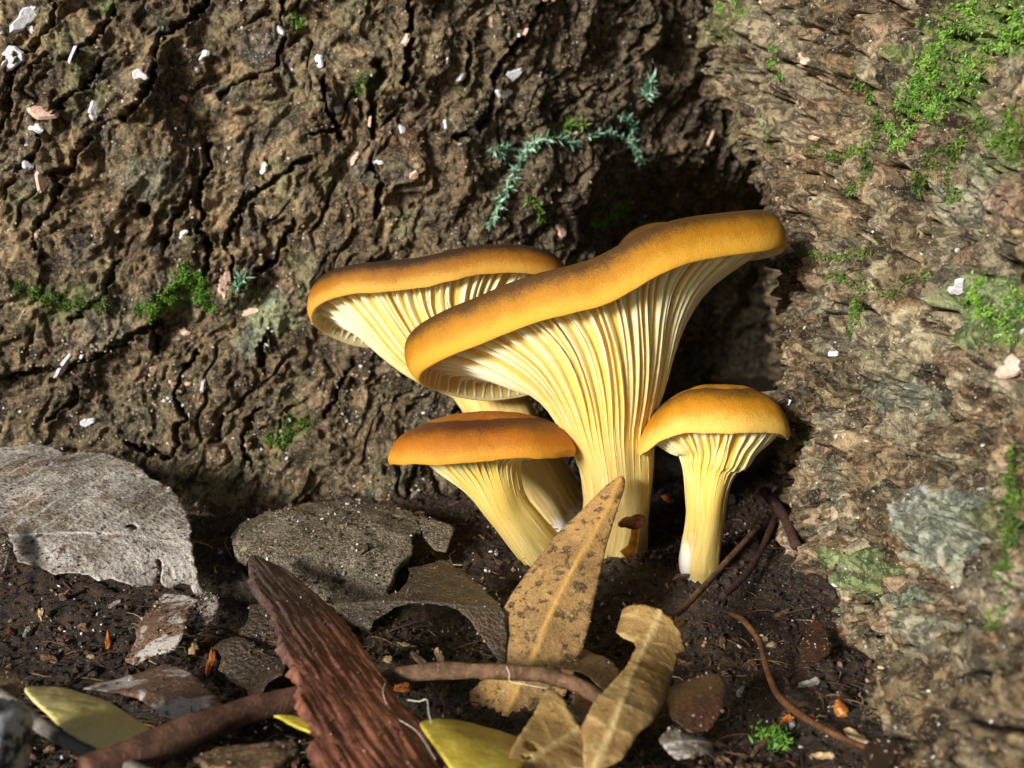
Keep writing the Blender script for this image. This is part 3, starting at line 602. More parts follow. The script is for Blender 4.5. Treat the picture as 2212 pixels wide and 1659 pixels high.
def grey_disp(u, v, L): return .35*np.sin(u/L*2.6)-.10*v*v*.4+.12*fbm(u*.7, v*.7, 2, 500)-.5*sst(3.2, 4.8, u)*sst(-.2, -1.6, v)
tag(sheet('leaf', [(-60,915),(0,903),(60,908),(110,915),(128,935),(140,957),(165,953),(195,955),(235,965),(262,990),(290,1000),(330,1040),(352,1052),(370,1064),(388,1090),(402,1120),(411,1150),(410,1185),(420,1225),(437,1255),(462,1283),(440,1275),(408,1252),(388,1255),(372,1262),(352,1265),(345,1250),(352,1225),(343,1222),(338,1262),(310,1273),(270,1277),(240,1270),(215,1275),(190,1262),(150,1255),(120,1262),(80,1240),(52,1232),(38,1228),(30,1200),(22,1172),(10,1180),(20,1210),(14,1240),(0,1247),(-60,1240)],
    [(-40,910,27.0),(400,1100,25.4),(200,1265,22.6)], [(-60,1160),(415,1190)], L_GREY, .016, .06, grey_disp, .07, 1, vein=(.62, .75, .024, .02), holes=[(258,1098,.06),(285,1160,.10),(215,1175,.05)]),
    'large grey veined dead leaf with torn edge leaning on the bark', 'leaf')
tag(sheet('bark_slab', [(498,1150),(520,1125),(560,1100),(610,1065),(650,1045),(700,1035),(740,1050),(790,1068),(840,1075),(870,1092),(905,1112),(910,1140),(890,1165),(895,1190),(860,1215),(835,1250),(800,1300),(750,1290),(690,1275),(620,1250),(555,1215),(505,1195)],
    [(520,1120,26.2),(880,1100,26.6),(690,1280,23.0)], [(500,1170),(905,1150)], L_MUD, .25, .07, lambda u, v, L: .35*np.sin(u/L*3.1)-.12*v*v+.16*fbm(u*1.2, v*1.2, 4, 510), .06, 2),
    'grey muddy slab of old bark lying below the broad brown mushroom', 'bark')
def strip_disp(u, v, L):
    vv = v+.08*fbm(u*.5, v*1.5, 2, 521); return .08*np.sin(u/L*3.1)-.06*v*v+.02*perlin(vv*3, u*.3, 523)+.035*np.abs(perlin(vv*9, u*.6, 520))+.025*perlin(vv*18, u*.9, 522)
strip = sheet('bark_strip', [(533,1210),(545,1200),(575,1208),(605,1222),(630,1240),(662,1265),(690,1290),(722,1322),(755,1358),(780,1400),(805,1432),(840,1485),(875,1532),(915,1575),(965,1620),(1020,1652),(1100,1720),(740,1740),(722,1690),(690,1640),(672,1600),(690,1585),(668,1560),(662,1530),(648,1512),(645,1470),(625,1430),(610,1400),(596,1345),(580,1310),(560,1280),(545,1245)],
    [(545,1210,22.8),(760,1360,20.4),(700,1640,15.6)], [(540,1205),(880,1700)], STRIP, .22, .042, strip_disp, .05, 3)
tag(strip, 'long reddish brown fibrous strip of bark with grooves along its length', 'bark strip')
me = strip.data; co = np.zeros(len(me.vertices)*3); me.vertices.foreach_get('co', co); co = co.reshape(-1, 3)/CM+np.array(strip['_o'])
sx, sy, _ = proj(co); ax = nrm(np.array([340., 495])); al_ = ((sx-540)*ax[0]+(sy-1205)*ax[1])/600; ac_ = (-(sx-540)*ax[1]+(sy-1205)*ax[0])/95
vv = ac_+.05*fbm(al_*3, ac_*2, 2, 521); rd = .5+.5*perlin(vv*8, al_*2.2, 530)+.3*perlin(vv*19, al_*4, 531)
me.attributes.new('ridge', 'FLOAT', 'POINT').data.foreach_set('value', rd.astype(np.float32)); me.attributes.new('along', 'FLOAT', 'POINT').data.foreach_set('value', al_.astype(np.float32))

tag(sheet('leaf', [(700,1290),(722,1283),(750,1292),(775,1312),(800,1310),(840,1290),(862,1285),(878,1262),(885,1225),(880,1212),(905,1210),(935,1196),(952,1180),(968,1190),(1005,1222),(1040,1262),(1075,1298),(1092,1330),(1095,1370),(1092,1420),(1070,1400),(1045,1378),(1015,1345),(985,1330),(960,1325),(900,1322),(850,1330),(800,1350),(770,1345),(735,1320)],
    [(720,1300,21.6),(950,1185,23.4),(1080,1390,20.4)], [(700,1310),(1095,1330)], L_LEATH, .022, .07, lambda u, v, L: .25*np.sin(u/L*3)-.25*np.abs(v)+.05*fbm(u*2, v*2, 3, 540), .03, 4, vein=(.7, .8, .03, .02)),
    'dark glossy leathery leaf with curved bitten edge beside the reddish bark strip', 'leaf')
tag(sheet('leaf', [(1340,1027),(1352,1032),(1350,1055),(1340,1085),(1325,1130),(1312,1175),(1300,1230),(1288,1280),(1275,1340),(1262,1390),(1248,1430),(1232,1470),(1205,1520),(1165,1550),(1080,1548),(985,1540),(978,1525),(1000,1490),(1060,1445),(1085,1405),(1070,1350),(1082,1310),(1105,1275),(1140,1225),(1185,1170),(1220,1130),(1250,1105),(1285,1070),(1320,1038)],
    [(1345,1030,24.3),(1085,1380,20.7),(1260,1400,20.5)], [(1080,1560),(1345,1030)], L_TAN, .018, .07, lambda u, v, L: -.30*np.abs(v)+.18*np.sin(u/L*3.1), .015, 5, vein=(1.4, .9, .032, .03)),
    'spotted tan lance shaped leaf with pale midrib propped against the largest mushroom stem', 'leaf')
# curled tan leaf: a rolled upper strip joined to a broken flat lower blade
CUR = empty('leaf', P(1200, 1640, 15.9)); tag(CUR, 'curled tan dry leaf with rolled upright blade and holes beside the bright yellow leaf', 'leaf')
sheet('rolled_blade', [(1345,1312),(1365,1318),(1400,1335),(1440,1350),(1470,1370),(1488,1390),(1470,1400),(1462,1425),(1452,1455),(1440,1500),(1425,1550),(1405,1590),(1370,1620),(1340,1665),(1260,1700),(1250,1600),(1280,1555),(1300,1530),(1330,1490),(1352,1455),(1362,1425),(1375,1400),(1368,1385),(1345,1375),(1333,1355)],
    [(1360,1320,20.5),(1440,1500,17.9),(1280,1600,16.4)], [(1290,1660),(1420,1340)], L_CURL, .018, .065, lambda u, v, L: 1.05*np.sqrt(np.clip(1-(v/1.05)**2, 0, 1))-.8+.2*np.sin(u*1.3)+.06*fbm(u*1.5, v*1.5, 3, 556), .02, 6, CUR, vein=(.55, .35, .03, .03))
sheet('flat_blade', [(1090,1665),(1110,1625),(1140,1580),(1165,1540),(1185,1512),(1200,1515),(1235,1545),(1262,1575),(1290,1560),(1320,1545),(1330,1600),(1330,1700),(1080,1720)],
    [(1190,1515,18.0),(1100,1655,15.8),(1300,1600,16.5)], [(1100,1670),(1260,1560)], L_CURL, .018, .065, lambda u, v, L: .18*np.sin(v*2)+.1*fbm(u, v, 2, 555), .04, 7, CUR, vein=(.6, .6, .03, .025), holes=[(1150,1620,.10),(1243,1650,.09),(1140,1642,.06)])
tag(sheet('leaf', [(905,1562),(930,1550),(970,1541),(1020,1537),(1075,1540),(1120,1546),(1162,1558),(1150,1600),(1130,1640),(1100,1690),(1040,1700),(980,1660),(940,1610)],
    [(920,1560,17.3),(1150,1560,17.2),(1050,1660,15.4)], [(905,1565),(1110,1690)], L_YEL, .035, .06, lambda u, v, L: .35*np.cos(v*1.1)-.35, .008, 8), 'bright yellow smooth leaf lying between the bark strip and the curled tan leaf', 'leaf')
tag(sheet('leaf', [(50,1492),(80,1484),(130,1482),(175,1490),(225,1508),(270,1535),(310,1565),(352,1600),(330,1625),(300,1640),(260,1635),(215,1618),(170,1595),(120,1560),(80,1525)],
    [(60,1490,17.9),(200,1500,18.0),(280,1630,15.8)], [(50,1490),(345,1625)], L_OLIV, .04, .06, lambda u, v, L: .3*np.cos(v*1.0)-.25, .006, 9), 'smooth pale yellow oval leaf under the thin grey stem', 'leaf')
tag(sheet('leaf', [(588,1546),(620,1552),(650,1562),(692,1566),(685,1580),(672,1594),(640,1586),(615,1570)], [(590,1546,17.4),(690,1566,17.0),(640,1586,16.7)], [(588,1546),(692,1580)], L_YEL, .035, .05, lambda u, v, L: .12*np.sin(u*2), .03, 10), 'small torn mustard leaf scrap tucked under the reddish bark strip', 'leaf')
tag(sheet('leaf', [(175,1485),(230,1465),(290,1448),(340,1425),(352,1412),(375,1422),(410,1440),(440,1470),(465,1500),(490,1522),(480,1540),(440,1552),(410,1562),(360,1545),(300,1520),(230,1500)],
    [(200,1485,18.9),(360,1415,20.0),(440,1550,17.6)], [(175,1490),(490,1530)], L_GREYP, .022, .065, lambda u, v, L: -.18*np.abs(v)+.12*np.sin(u*1.2), .04, 11, vein=(.7, .7, .03, .02)), 'brown leaf with flaking whitish patches above the pale yellow oval leaf', 'leaf')
tag(sheet('leaf', [(350,1268),(395,1272),(425,1283),(420,1300),(412,1320),(410,1360),(398,1385),(380,1410),(330,1420),(290,1440),(270,1430),(295,1400),(300,1360),(325,1310)],
    [(380,1268,22.9),(410,1380,20.6),(280,1430,20.2)], [(290,1440),(410,1270)], L_GREYP, .022, .07, lambda u, v, L: .15*np.sin(u*1.6), .05, 12), 'grey and reddish decayed leaf piece below the large grey leaf', 'leaf')
tag(sheet('leaf', [(428,1300),(445,1275),(468,1288),(474,1310),(455,1345),(430,1358),(425,1330)], [(440,1280,22.4),(470,1310,21.8),(430,1355,21.2)], [(430,1355),(460,1280)], L_GREY, .02, .06, None, .05, 13), 'small grey leaf scrap beside the large grey leaf torn tip', 'leaf')
tag(sheet('leaf', [(538,1305),(575,1308),(585,1320),(598,1350),(606,1400),(580,1400),(545,1388),(515,1378),(530,1360),(540,1340)], [(550,1305,22.0),(600,1395,20.6),(520,1375,21.0)], [(520,1375),(600,1320)], L_LEATH, .025, .055, lambda u, v, L: .12*np.cos(v*2), .03, 14), 'black pebbled leathery leaf scrap against the upper bark strip', 'leaf')
tag(sheet('leaf', [(480,1385),(510,1380),(560,1400),(605,1412),(622,1445),(618,1470),(585,1480),(570,1500),(548,1520),(535,1500),(528,1478),(500,1465),(472,1450),(485,1430),(460,1400)], [(490,1385,20.9),(615,1440,19.4),(545,1510,18.6)], [(480,1390),(615,1470)], L_LEATH, .025, .055, lambda u, v, L: .25*np.cos(v*1.6)-.2+.1*np.sin(u*3), .05, 15), 'dark curled leathery leaf with pale torn margin above the brown twig', 'leaf')
tag(sheet('leaf', [(1225,1400),(1260,1395),(1300,1425),(1335,1452),(1345,1475),(1320,1495),(1290,1480),(1250,1460),(1215,1450)], [(1240,1400,21.2),(1340,1470,19.6),(1240,1460,19.7)], [(1225,1420),(1340,1480)], L_BR, .02, .06, lambda u, v, L: .1*np.sin(u*2), .05, 16), 'dull grey brown leaf piece behind the arched twig and spotted tan leaf', 'leaf')
tag(sheet('leaf', [(1240,1495),(1275,1500),(1310,1520),(1330,1545),(1300,1570),(1265,1560),(1235,1530)], [(1240,1495,18.9),(1330,1545,17.7),(1250,1560,17.3)], [(1240,1500),(1320,1560)], L_BR, .02, .06, None, .05, 17), 'small brown leaf scrap under the end of the arched twig', 'leaf')
tag(sheet('leaf', [(1432,1530),(1450,1500),(1480,1482),(1530,1475),(1560,1490),(1572,1520),(1560,1560),(1535,1590),(1490,1600),(1450,1580)], [(1480,1482,18.9),(1570,1520,18.1),(1490,1600,16.8)], [(1440,1560),(1570,1510)], L_DARK, .02, .065, lambda u, v, L: .3*np.cos(v*1.4), .02, 18), 'rounded dark reddish leaf in shade beside the curled tan leaf', 'leaf')
tag(sheet('leaf', [(1420,1605),(1455,1570),(1490,1562),(1520,1585),(1540,1608),(1532,1635),(1500,1645),(1460,1640)], [(1450,1570,17.2),(1540,1608,16.7),(1460,1645,15.9)], [(1420,1620),(1540,1600)], L_GREY, .02, .055, lambda u, v, L: .1*np.sin(u*3), .05, 19, vein=(.5, .6, .025, .02)), 'pale grey leaf fragment at the foot of the curled tan leaf', 'leaf')
tag(sheet('leaf', [(1860,1655),(1870,1625),(1900,1612),(1930,1625),(1945,1650),(1920,1690),(1870,1690)], [(1870,1625,16.8),(1940,1640,16.6),(1890,1690,15.4)], [(1865,1670),(1935,1630)], L_DARK, .05, .06, lambda u, v, L: .2*np.cos(v*1.6), .03, 20), 'reddish brown folded leaf on soil below the mossy buttress', 'leaf')
tag(sheet('leaf', [(1745,1345),(1770,1335),(1790,1370),(1795,1410),(1770,1425),(1735,1430),(1725,1400)], [(1765,1335,22.3),(1795,1410,20.7),(1730,1425,20.4)], [(1730,1425),(1770,1340)], L_DARK, .02, .06, None, .04, 21), 'dull rust brown leaf scrap at the foot of the buttress bark', 'leaf')
tag(sheet('leaf', [(1455,1330),(1475,1333),(1482,1345),(1465,1358),(1445,1352)], [(1455,1330,21.6),(1482,1345,21.2),(1450,1355,21)], [(1450,1350),(1480,1335)], L_CURL, .03, .05, None, .03, 22), 'tiny tan leaf scrap touching the curled tan leaf top', 'leaf')
tag(sheet('leaf', [(-40,1130),(0,1140),(18,1155),(20,1185),(10,1215),(0,1245),(-40,1260)], [(-20,1135,23.0),(15,1170,22.6),(-10,1250,21.4)], [(-40,1200),(20,1180)], L_GREY, .02, .06, None, .05, 23), 'grey leaf edge poking out below the large grey leaf', 'leaf')
tag(sheet('leaf', [(-30,1440),(0,1425),(20,1440),(40,1475),(55,1500),(30,1520),(0,1500),(-30,1500)], [(-10,1430,19.4),(45,1490,18.4),(-10,1510,17.9)], [(-30,1480),(50,1490)], L_BR, .05, .06, lambda u, v, L: .15*np.cos(v*2), .04, 24), 'brown curled leaf end behind the white lichen covered stone', 'leaf')
tag(sheet('bark_strip', [(420,1635),(500,1610),(560,1612),(640,1600),(645,1625),(600,1650),(540,1665),(450,1660)], [(430,1635,16.2),(640,1605,16.8),(540,1660,15.6)], [(420,1645),(645,1610)], L_BR, .12, .06, lambda u, v, L: .08*np.abs(perlin(v*6, u*.6, 560)), .08, 25), 'short frayed grey brown bark strip in front of the brown twig', 'bark strip')
tag(sheet('leaf', [(905,1110),(935,1120),(985,1140),(975,1160),(965,1190),(940,1185),(915,1160)], [(910,1112,25.6),(985,1140,25.0),(940,1185,24.1)], [(910,1115),(970,1185)], L_MUD, .05, .06, None, .05, 26), 'small grey pointed leaf scrap behind the dark glossy leathery leaf', 'leaf')
# twigs, stems, roots
TW_B = mat_twig('twig_brown', '#4d3124', '#7a5440'); TW_R = mat_twig('twig_umber', '#4a3220', '#7c5c40'); TW_G = mat_twig('twig_grey', '#4a4640', '#8c8478'); TW_O = mat_twig('root_orange', '#4a2c16', '#754a24'); TW_D = mat_twig('twig_dark', '#2e1c18', '#4a2c24')
tw = tubem('twig', [P(180,1668,15.3), P(260,1640,15.7), P(330,1612,16.1), P(420,1575,16.7), P(520,1540,17.4), P(600,1518,17.9), P(660,1503,18.3)], [.24,.25,.26,.25,.23,.22,.2], TW_B, None, 14, .16, 1)
tag(tw, 'thick brown twig running under the reddish bark strip past pale yellow leaf', 'twig')
tag(tubem('twig', [P(820,1470,19.2), P(860,1458,19.2), P(930,1450,19.0), P(1010,1449,18.8), P(1100,1452,18.6), P(1180,1460,18.5), P(1240,1478,18.3), P(1290,1505,18.0), P(1325,1535,17.7)], [.12,.15,.16,.15,.14,.14,.14,.14,.12], TW_R, None, 12, .15, 2), 'arched brown twig lying across the spotted tan leaf', 'twig')
tag(tubem('stem', [P(-20,1490,18.0), P(30,1520,17.6), P(80,1560,17.0), P(140,1600,16.4), P(200,1630,16.0), P(260,1650,15.7), P(330,1680,15.2)], [.12,.10,.12,.11,.12,.13,.12], TW_G, None, 10, .15, 3), 'thin curved grey stem crossing over the pale yellow oval leaf', 'stem')
tag(tubem('twig', [P(1452,1338,21.5), P(1490,1300,22.3), P(1550,1235,23.9), P(1600,1180,25.2), P(1640,1135,26.4)], [.06,.07,.075,.08,.07], TW_R, None, 8, .15, 4), 'thin straight twig leaning behind the small golden mushroom', 'twig')
tag(tubem('root', [P(1575,1325,22.6), P(1605,1340,22.2), P(1640,1385,21.2), P(1655,1440,20.0), P(1680,1500,18.9), P(1730,1545,18.1), P(1790,1580,17.5), P(1870,1615,16.9)], [.05,.065,.06,.06,.065,.07,.06,.04], TW_O, None, 9, .15, 5), 'curved rusty orange root on the soil beside the buttress', 'root')
tag(tubem('twig', [P(1300,1670,15.6), P(1290,1640,15.9), P(1285,1610,16.2), P(1298,1596,16.4), P(1312,1600,16.4)], [.12,.13,.12,.10,.05], TW_D, None, 10, .12, 6), 'short dark hooked stub standing on the curled tan leaf', 'twig')
tag(tubem('twig', [P(1650,1060,27.4), P(1690,1110,26.4), P(1720,1180,25.0)], [.13,.14,.12], TW_D, None, 9, .2, 7), 'dark twig in the hollow behind the small golden mushroom', 'twig')
tag(tubem('twig', [P(1560,1290,23.2), P(1620,1230,24.6), P(1665,1140,26.4), P(1690,1060,27.8)], [.07,.08,.08,.06], TW_D, None, 8, .2, 8), 'second dark twig crossing the hollow by the buttress', 'twig')
WHT = mat_plain('fibre_white', '#cdc6b4', '#f0ead8', 8, .6, .01)
for lab, pp_, r in [('pale thread like rootlet looping from the reddish bark strip', [P(880,1512,17.6), P(905,1515,17.5), P(922,1512,17.4), P(926,1540,17.0), P(932,1562,16.8)], .007), ('white thread of fungus on the arched twig', [P(1094,1440,18.35), P(1100,1455,18.3), P(1102,1472,18.2), P(1130,1478,18.1), P(1180,1487,18.05)], .007),
                    ('fine pale fibre stuck on the face of the reddish bark strip', [P(832,1475,18.35), P(828,1500,17.9), P(850,1545,17.3), P(900,1580,16.7), P(940,1640,15.8)], .006)]:
    tag(tubem('root_fibre', pp_, [r, r, r*.8], WHT, None, 6, .2, 3), lab, 'fibre')
# stone with white lichen in the corner
def stone():
    c = P(-32, 1625, 15.0); n1, n2 = 60, 40; t = np.linspace(0, 2*math.pi, n1, endpoint=False); f = np.linspace(.02, math.pi-.02, n2); T_, F_ = np.meshgrid(t, f, indexing='ij')
    r = 1+.18*fbm(np.cos(T_)*np.sin(F_)*2+5, F_*1.5, 4, 600)+.05*fbm(np.cos(T_)*8, F_*7, 3, 601)
    V = np.stack([c[0]+.62*r*np.sin(F_)*np.cos(T_), c[1]+.9*r*np.sin(F_)*np.sin(T_), c[2]+.75*r*np.cos(F_)], -1)
    m = M('stone', .8); n = m.noise(1.6, 4, .7); cc = m.mix(m.map(n, .42, .5), '#35322e', '#c8ccca'); cc = m.mix(m.map(m.noise(7, 4), .5, .7, 0, .7), cc, '#5f665a'); m.base(cc); m.bump(m.noise(6, 6, .7), .12)
    tag(mesh('stone', V.reshape(-1, 3), gridfaces(n1, n2, True), m.m), 'dark rounded stone crusted with white lichen beside the thin grey stem', 'stone')
stone()

# ================================================================== SMALL FLAKES ON THE BARK (parts of the tree)
def flake_geo(c, n, r, th, seed, elong=1., ang=0.):
    rr = np.random.default_rng(seed); a = nrm(np.cross(n, [0.1, .2, 1.])); b = np.cross(n, a); m = 15; t = np.linspace(0, 2*math.pi, m, endpoint=False)
    q = r*(1+.22*np.sin(2*t+rr.uniform(0, 6))+.16*np.sin(3*t+rr.uniform(0, 6))+rr.uniform(-.13, .13, m)); x = q*np.cos(t)*elong; y = q*np.sin(t)/math.sqrt(elong); ca, sa = math.cos(ang), math.sin(ang); x, y = x*ca-y*sa, x*sa+y*ca
    lo = c+np.outer(x, a)+np.outer(y, b)-n*.05; hi = c+np.outer(x*.82, a)+np.outer(y*.82, b)+n*th+np.outer(rr.uniform(-.4, .4, m)*th, n); V = np.vstack([lo, hi, c+n*th*1.15]); i = np.arange(m); j = (i+1) % m
    return V, [np.stack([i, j, j+m, i+m], 1), np.stack([i+m, j+m, np.full(m, 2*m)], 1)]
FL = [(55,38,17,1.4,LICH_W),(25,125,17,1.2,LICH_W),(153,118,14,1.1,LICH_W),(93,240,17,1.3,LICH_P),(203,235,11,1.7,LICH_W),(1106,168,14,1.4,LICH_W),(1092,200,14,1.7,LICH_W),(1018,288,13,2.2,LICH_W),(813,347,7,1.3,LICH_W),(872,86,9,2,LICH_P),(737,236,12,1.3,LICH_W),(75,275,10,1.4,LICH_W),
   (68,18,6,1.2,LICH_W),(66,62,6,1.,LICH_W),(302,165,10,1.2,LICH_W),(436,118,9,1.2,LICH_W),(600,67,9,1.3,LICH_W),(684,130,11,1,LICH_W),(92,392,12,1.6,LICH_P),(60,355,8,1,LICH_W),(12,190,7,1,LICH_W),(400,213,6,1,LICH_P),(326,293,7,1,LICH_P),(567,367,8,1.5,LICH_W),(390,505,8,1.2,LICH_W),(970,133,7,1.,LICH_W),(990,168,7,1.5,LICH_W),(872,281,7,1,LICH_W),(967,269,8,1,LICH_W),(897,380,8,1.2,LICH_P),(1215,498,13,1,LICH_P),
   (765,345,8,1.6,LICH_P),(487,613,14,2,LICH_P),(538,672,10,1.6,LICH_P),(390,715,10,1.5,LICH_P),(190,915,9,1.3,LICH_W),(372,829,7,1.5,LICH_P),(330,800,9,1,LICH_P),(443,832,9,2,LICH_W),(140,792,12,2.6,LICH_W),(2068,625,10,1.1,LICH_W),(2180,795,13,1,LICH_P),(1240,285,7,1,LICH_W),(800,262,9,1.4,LICH_P),(1132,70,8,1,LICH_P),(1060,50,9,1.4,LICH_P),(1540,300,16,1.2,LICH_P),(1690,870,9,1.6,LICH_W),(1800,770,9,1.,LICH_W),(1760,300,10,1,LICH_P),(1735,128,9,1.3,LICH_P)]
for i, (fx, fy, fr, e_, mm) in enumerate(FL):
    c, n = on_bark(fx, fy); V, f = flake_geo(c, n, fr*.0158, .018, 700+i, e_, rnd.uniform(0, 3)); mesh('lichen_flake', V, f, mm, trunk if fx < 1500 else buttress, smooth=False)
# pale crumbs and grit lodged in the bark, too small to tell apart
def ico():
    t = (1+5**.5)/2; v = np.array([(-1,t,0),(1,t,0),(-1,-t,0),(1,-t,0),(0,-1,t),(0,1,t),(0,-1,-t),(0,1,-t),(t,0,-1),(t,0,1),(-t,0,-1),(-t,0,1)])/math.sqrt(1+t*t)
    f = np.array([(0,11,5),(0,5,1),(0,1,7),(0,7,10),(0,10,11),(1,5,9),(5,11,4),(11,10,2),(10,7,6),(7,1,8),(3,9,4),(3,4,2),(3,2,6),(3,6,8),(3,8,9),(4,9,5),(2,4,11),(6,2,10),(8,6,7),(9,8,1)]); return v, f
IV, IF = ico()
def scatter(name, pos, size, mat, parent=None, flat=1., attrs=None, seed=1, cols=None, **kw):
    r = np.random.default_rng(seed); n = len(pos); size = np.broadcast_to(size, n)
    v = IV[None]*(1+r.uniform(-.3, .3, (n, 12, 1))); s = np.stack([r.uniform(.6, 1.5, n), r.uniform(.5, 1.1, n), r.uniform(.4, .9, n)*flat], 1); v = v*s[:, None]
    qa = r.normal(size=(n, 4)); qa /= np.linalg.norm(qa, axis=1, keepdims=True); w_, x, y, z = qa.T
    R = np.stack([np.stack([1-2*(y*y+z*z), 2*(x*y-z*w_), 2*(x*z+y*w_)], 1), np.stack([2*(x*y+z*w_), 1-2*(x*x+z*z), 2*(y*z-x*w_)], 1), np.stack([2*(x*z-y*w_), 2*(y*z+x*w_), 1-2*(x*x+y*y)], 1)], 1)
    v = np.einsum('nij,nkj->nki', R, v)*size[:, None, None]+np.asarray(pos)[:, None]
    f = (IF[None]+12*np.arange(n)[:, None, None]).reshape(-1, 3); at = {'col': np.repeat(cols, 12, 0)} if cols is not None else None
    return mesh(name, v.reshape(-1, 3), f, mat, parent, at, smooth=False, **kw)
def mat_crumb():
    m = M('crumb', .7, .45); m.base(m.mix(m.map(m.noise(14, 3), .4, .7, 0, .5), m.attr('col', True), '#20160e')); m.bump(m.noise(20, 3), .03); return m.m
CRUMB = mat_crumb()
def pal(n, cs, ws, r):
    k = r.choice(len(cs), n, p=np.array(ws)/sum(ws)); c = np.array([lin(q) for q in cs])[k]; return np.clip(c*r.uniform(.75, 1.2, (n, 1)), 0, 1)
vis = np.where((LX > -40) & (LX < 1560) & (LY > -40) & (LY < 1150))[0]; r = np.random.default_rng(5)
den = sst(-.15, .3, fbm(LX[vis]/90, LY[vis]/90, 3, 620))*(1+1.6*sst(560, 800, LY[vis])); k = vis[r.random(len(vis)) < den*.017]
tag(scatter('bark_grit', VL[k]+LN[k]*.01, r.gamma(2.2, .011, len(k))+.012, CRUMB, trunk, cols=pal(len(k), ['#d8d2ca','#c4a27c','#a98c66','#7a6a56','#d9b9a4','#2a1d14'], [4, 3, 3, 2, 1, 2], r)), kind='stuff')
vis = np.where((RX > 1500) & (RX < 2240) & (RY > -40) & (RY < 1680))[0]
den = sst(-.1, .3, fbm(RX[vis]/70, RY[vis]/70, 3, 622)); k = vis[r.random(len(vis)) < den*.018]
tag(scatter('bark_grit', VR[k]+RN[k]*.01, r.gamma(2.2, .010, len(k))+.010, CRUMB, buttress, cols=pal(len(k), ['#e2dcd8','#cfb48c','#a98c66','#6a5a46','#d9b9a4','#3a2a1c'], [4, 3, 3, 2, 1, 3], r)), kind='stuff')

# ================================================================== SOIL CRUMBS
n = 22000; x = r.uniform(-12, 9, n); y = r.uniform(14.5, 31, n); s_ = r.gamma(1.7, .017, n)+.012
dn = sst(-.2, .35, fbm(x/1.3, y/1.3, 3, 630)); k = r.random(n) < .25+.75*dn; x, y, s_ = x[k], y[k], s_[k]
tag(scatter('soil_crumbs', np.stack([x, y, ground_h(x, y)+s_*.3], 1), s_, CRUMB, None, seed=3, cols=pal(len(x), ['#2a1d13','#3d2b1c','#5a412b','#8f7350','#5e2e1c'], [6, 6, 2.5, .7, .4], r)), 'loose dark crumbs of soil and rotten wood on the ground', 'soil', kind='stuff')
n = 900; cl = r.uniform((-12, 15), (9, 28), (60, 2)); k = (60*r.random(n)**1.8).astype(int); x = cl[k, 0]+r.normal(0, .45, n); y = cl[k, 1]+r.normal(0, .45, n)
tag(scatter('sand_grains', np.stack([x, y, ground_h(x, y)+.03], 1), r.gamma(2.5, .009, n)+.008, CRUMB, None, seed=4, cols=pal(n, ['#e6e4e4','#c9c6cc','#b8a48c'], [3, 2, 1], r)), 'scattered white sand grains on the dark soil', 'sand', kind='stuff')
# grit fallen on the litter rides on it as a part
def grit_on(o, n, seed, cols=('#c8c4be','#a48e72','#6b4e34','#2c1f15'), ws=(1, 2, 4, 4), sz=.012):
    r_ = np.random.default_rng(seed); me = o.data; co = np.zeros(len(me.vertices)*3); me.vertices.foreach_get('co', co); co = co.reshape(-1, 3)/CM+np.array(o['_o'])
    w_ = sst(-.2, .3, fbm(co[:, 0]*1.1+seed, co[:, 1]*1.1, 3, 640))+.03; k = r_.choice(len(co), n, p=w_/w_.sum()); p_ = co[k]+r_.normal(0, .02, (n, 3))*[1, 1, 0]
    tag(scatter('grit', p_+nrm(np.array([0, -.7, .7]))*.015, r_.gamma(2, sz*.6, n)+.008, CRUMB, o, seed=seed, cols=pal(n, list(cols), list(ws), r_)), kind='stuff')
for o in [q for q in bpy.data.objects if q.type == 'MESH' and q.parent is None and q.name.split('.')[0] in ('leaf', 'bark_slab', 'bark_strip')]:
    lb = o.get('label', '')
    if 'slab' in lb: grit_on(o, 700, 1, ('#c9c4bc','#8f7a60','#54402c','#2c1f15'), (1, 2, 3, 4), .016)
    elif 'large grey' in lb: grit_on(o, 260, 2, ('#c9c4bc','#8f7a60','#54402c','#2c1f15'), (1, 2, 3, 4), .010)
    elif 'reddish brown fibrous' in lb: grit_on(o, 90, 3, sz=.008)
    elif 'smooth' not in lb and 'mustard' not in lb: grit_on(o, 40, 4+len(lb), sz=.009)
CH = [mat_plain('chip_tan', '#a98a5e', '#d2b88c', 6, .7, .04), mat_plain('chip_rust', '#8a4a1c', '#c2742e', 6, .6, .04), mat_plain('chip_brown', '#4d3624', '#7d5f44', 6, .7, .05), mat_plain('chip_grey', '#6e675e', '#a29a90', 6, .7, .05), mat_plain('chip_red', '#6d2b1c', '#a3492f', 6, .6, .04)]
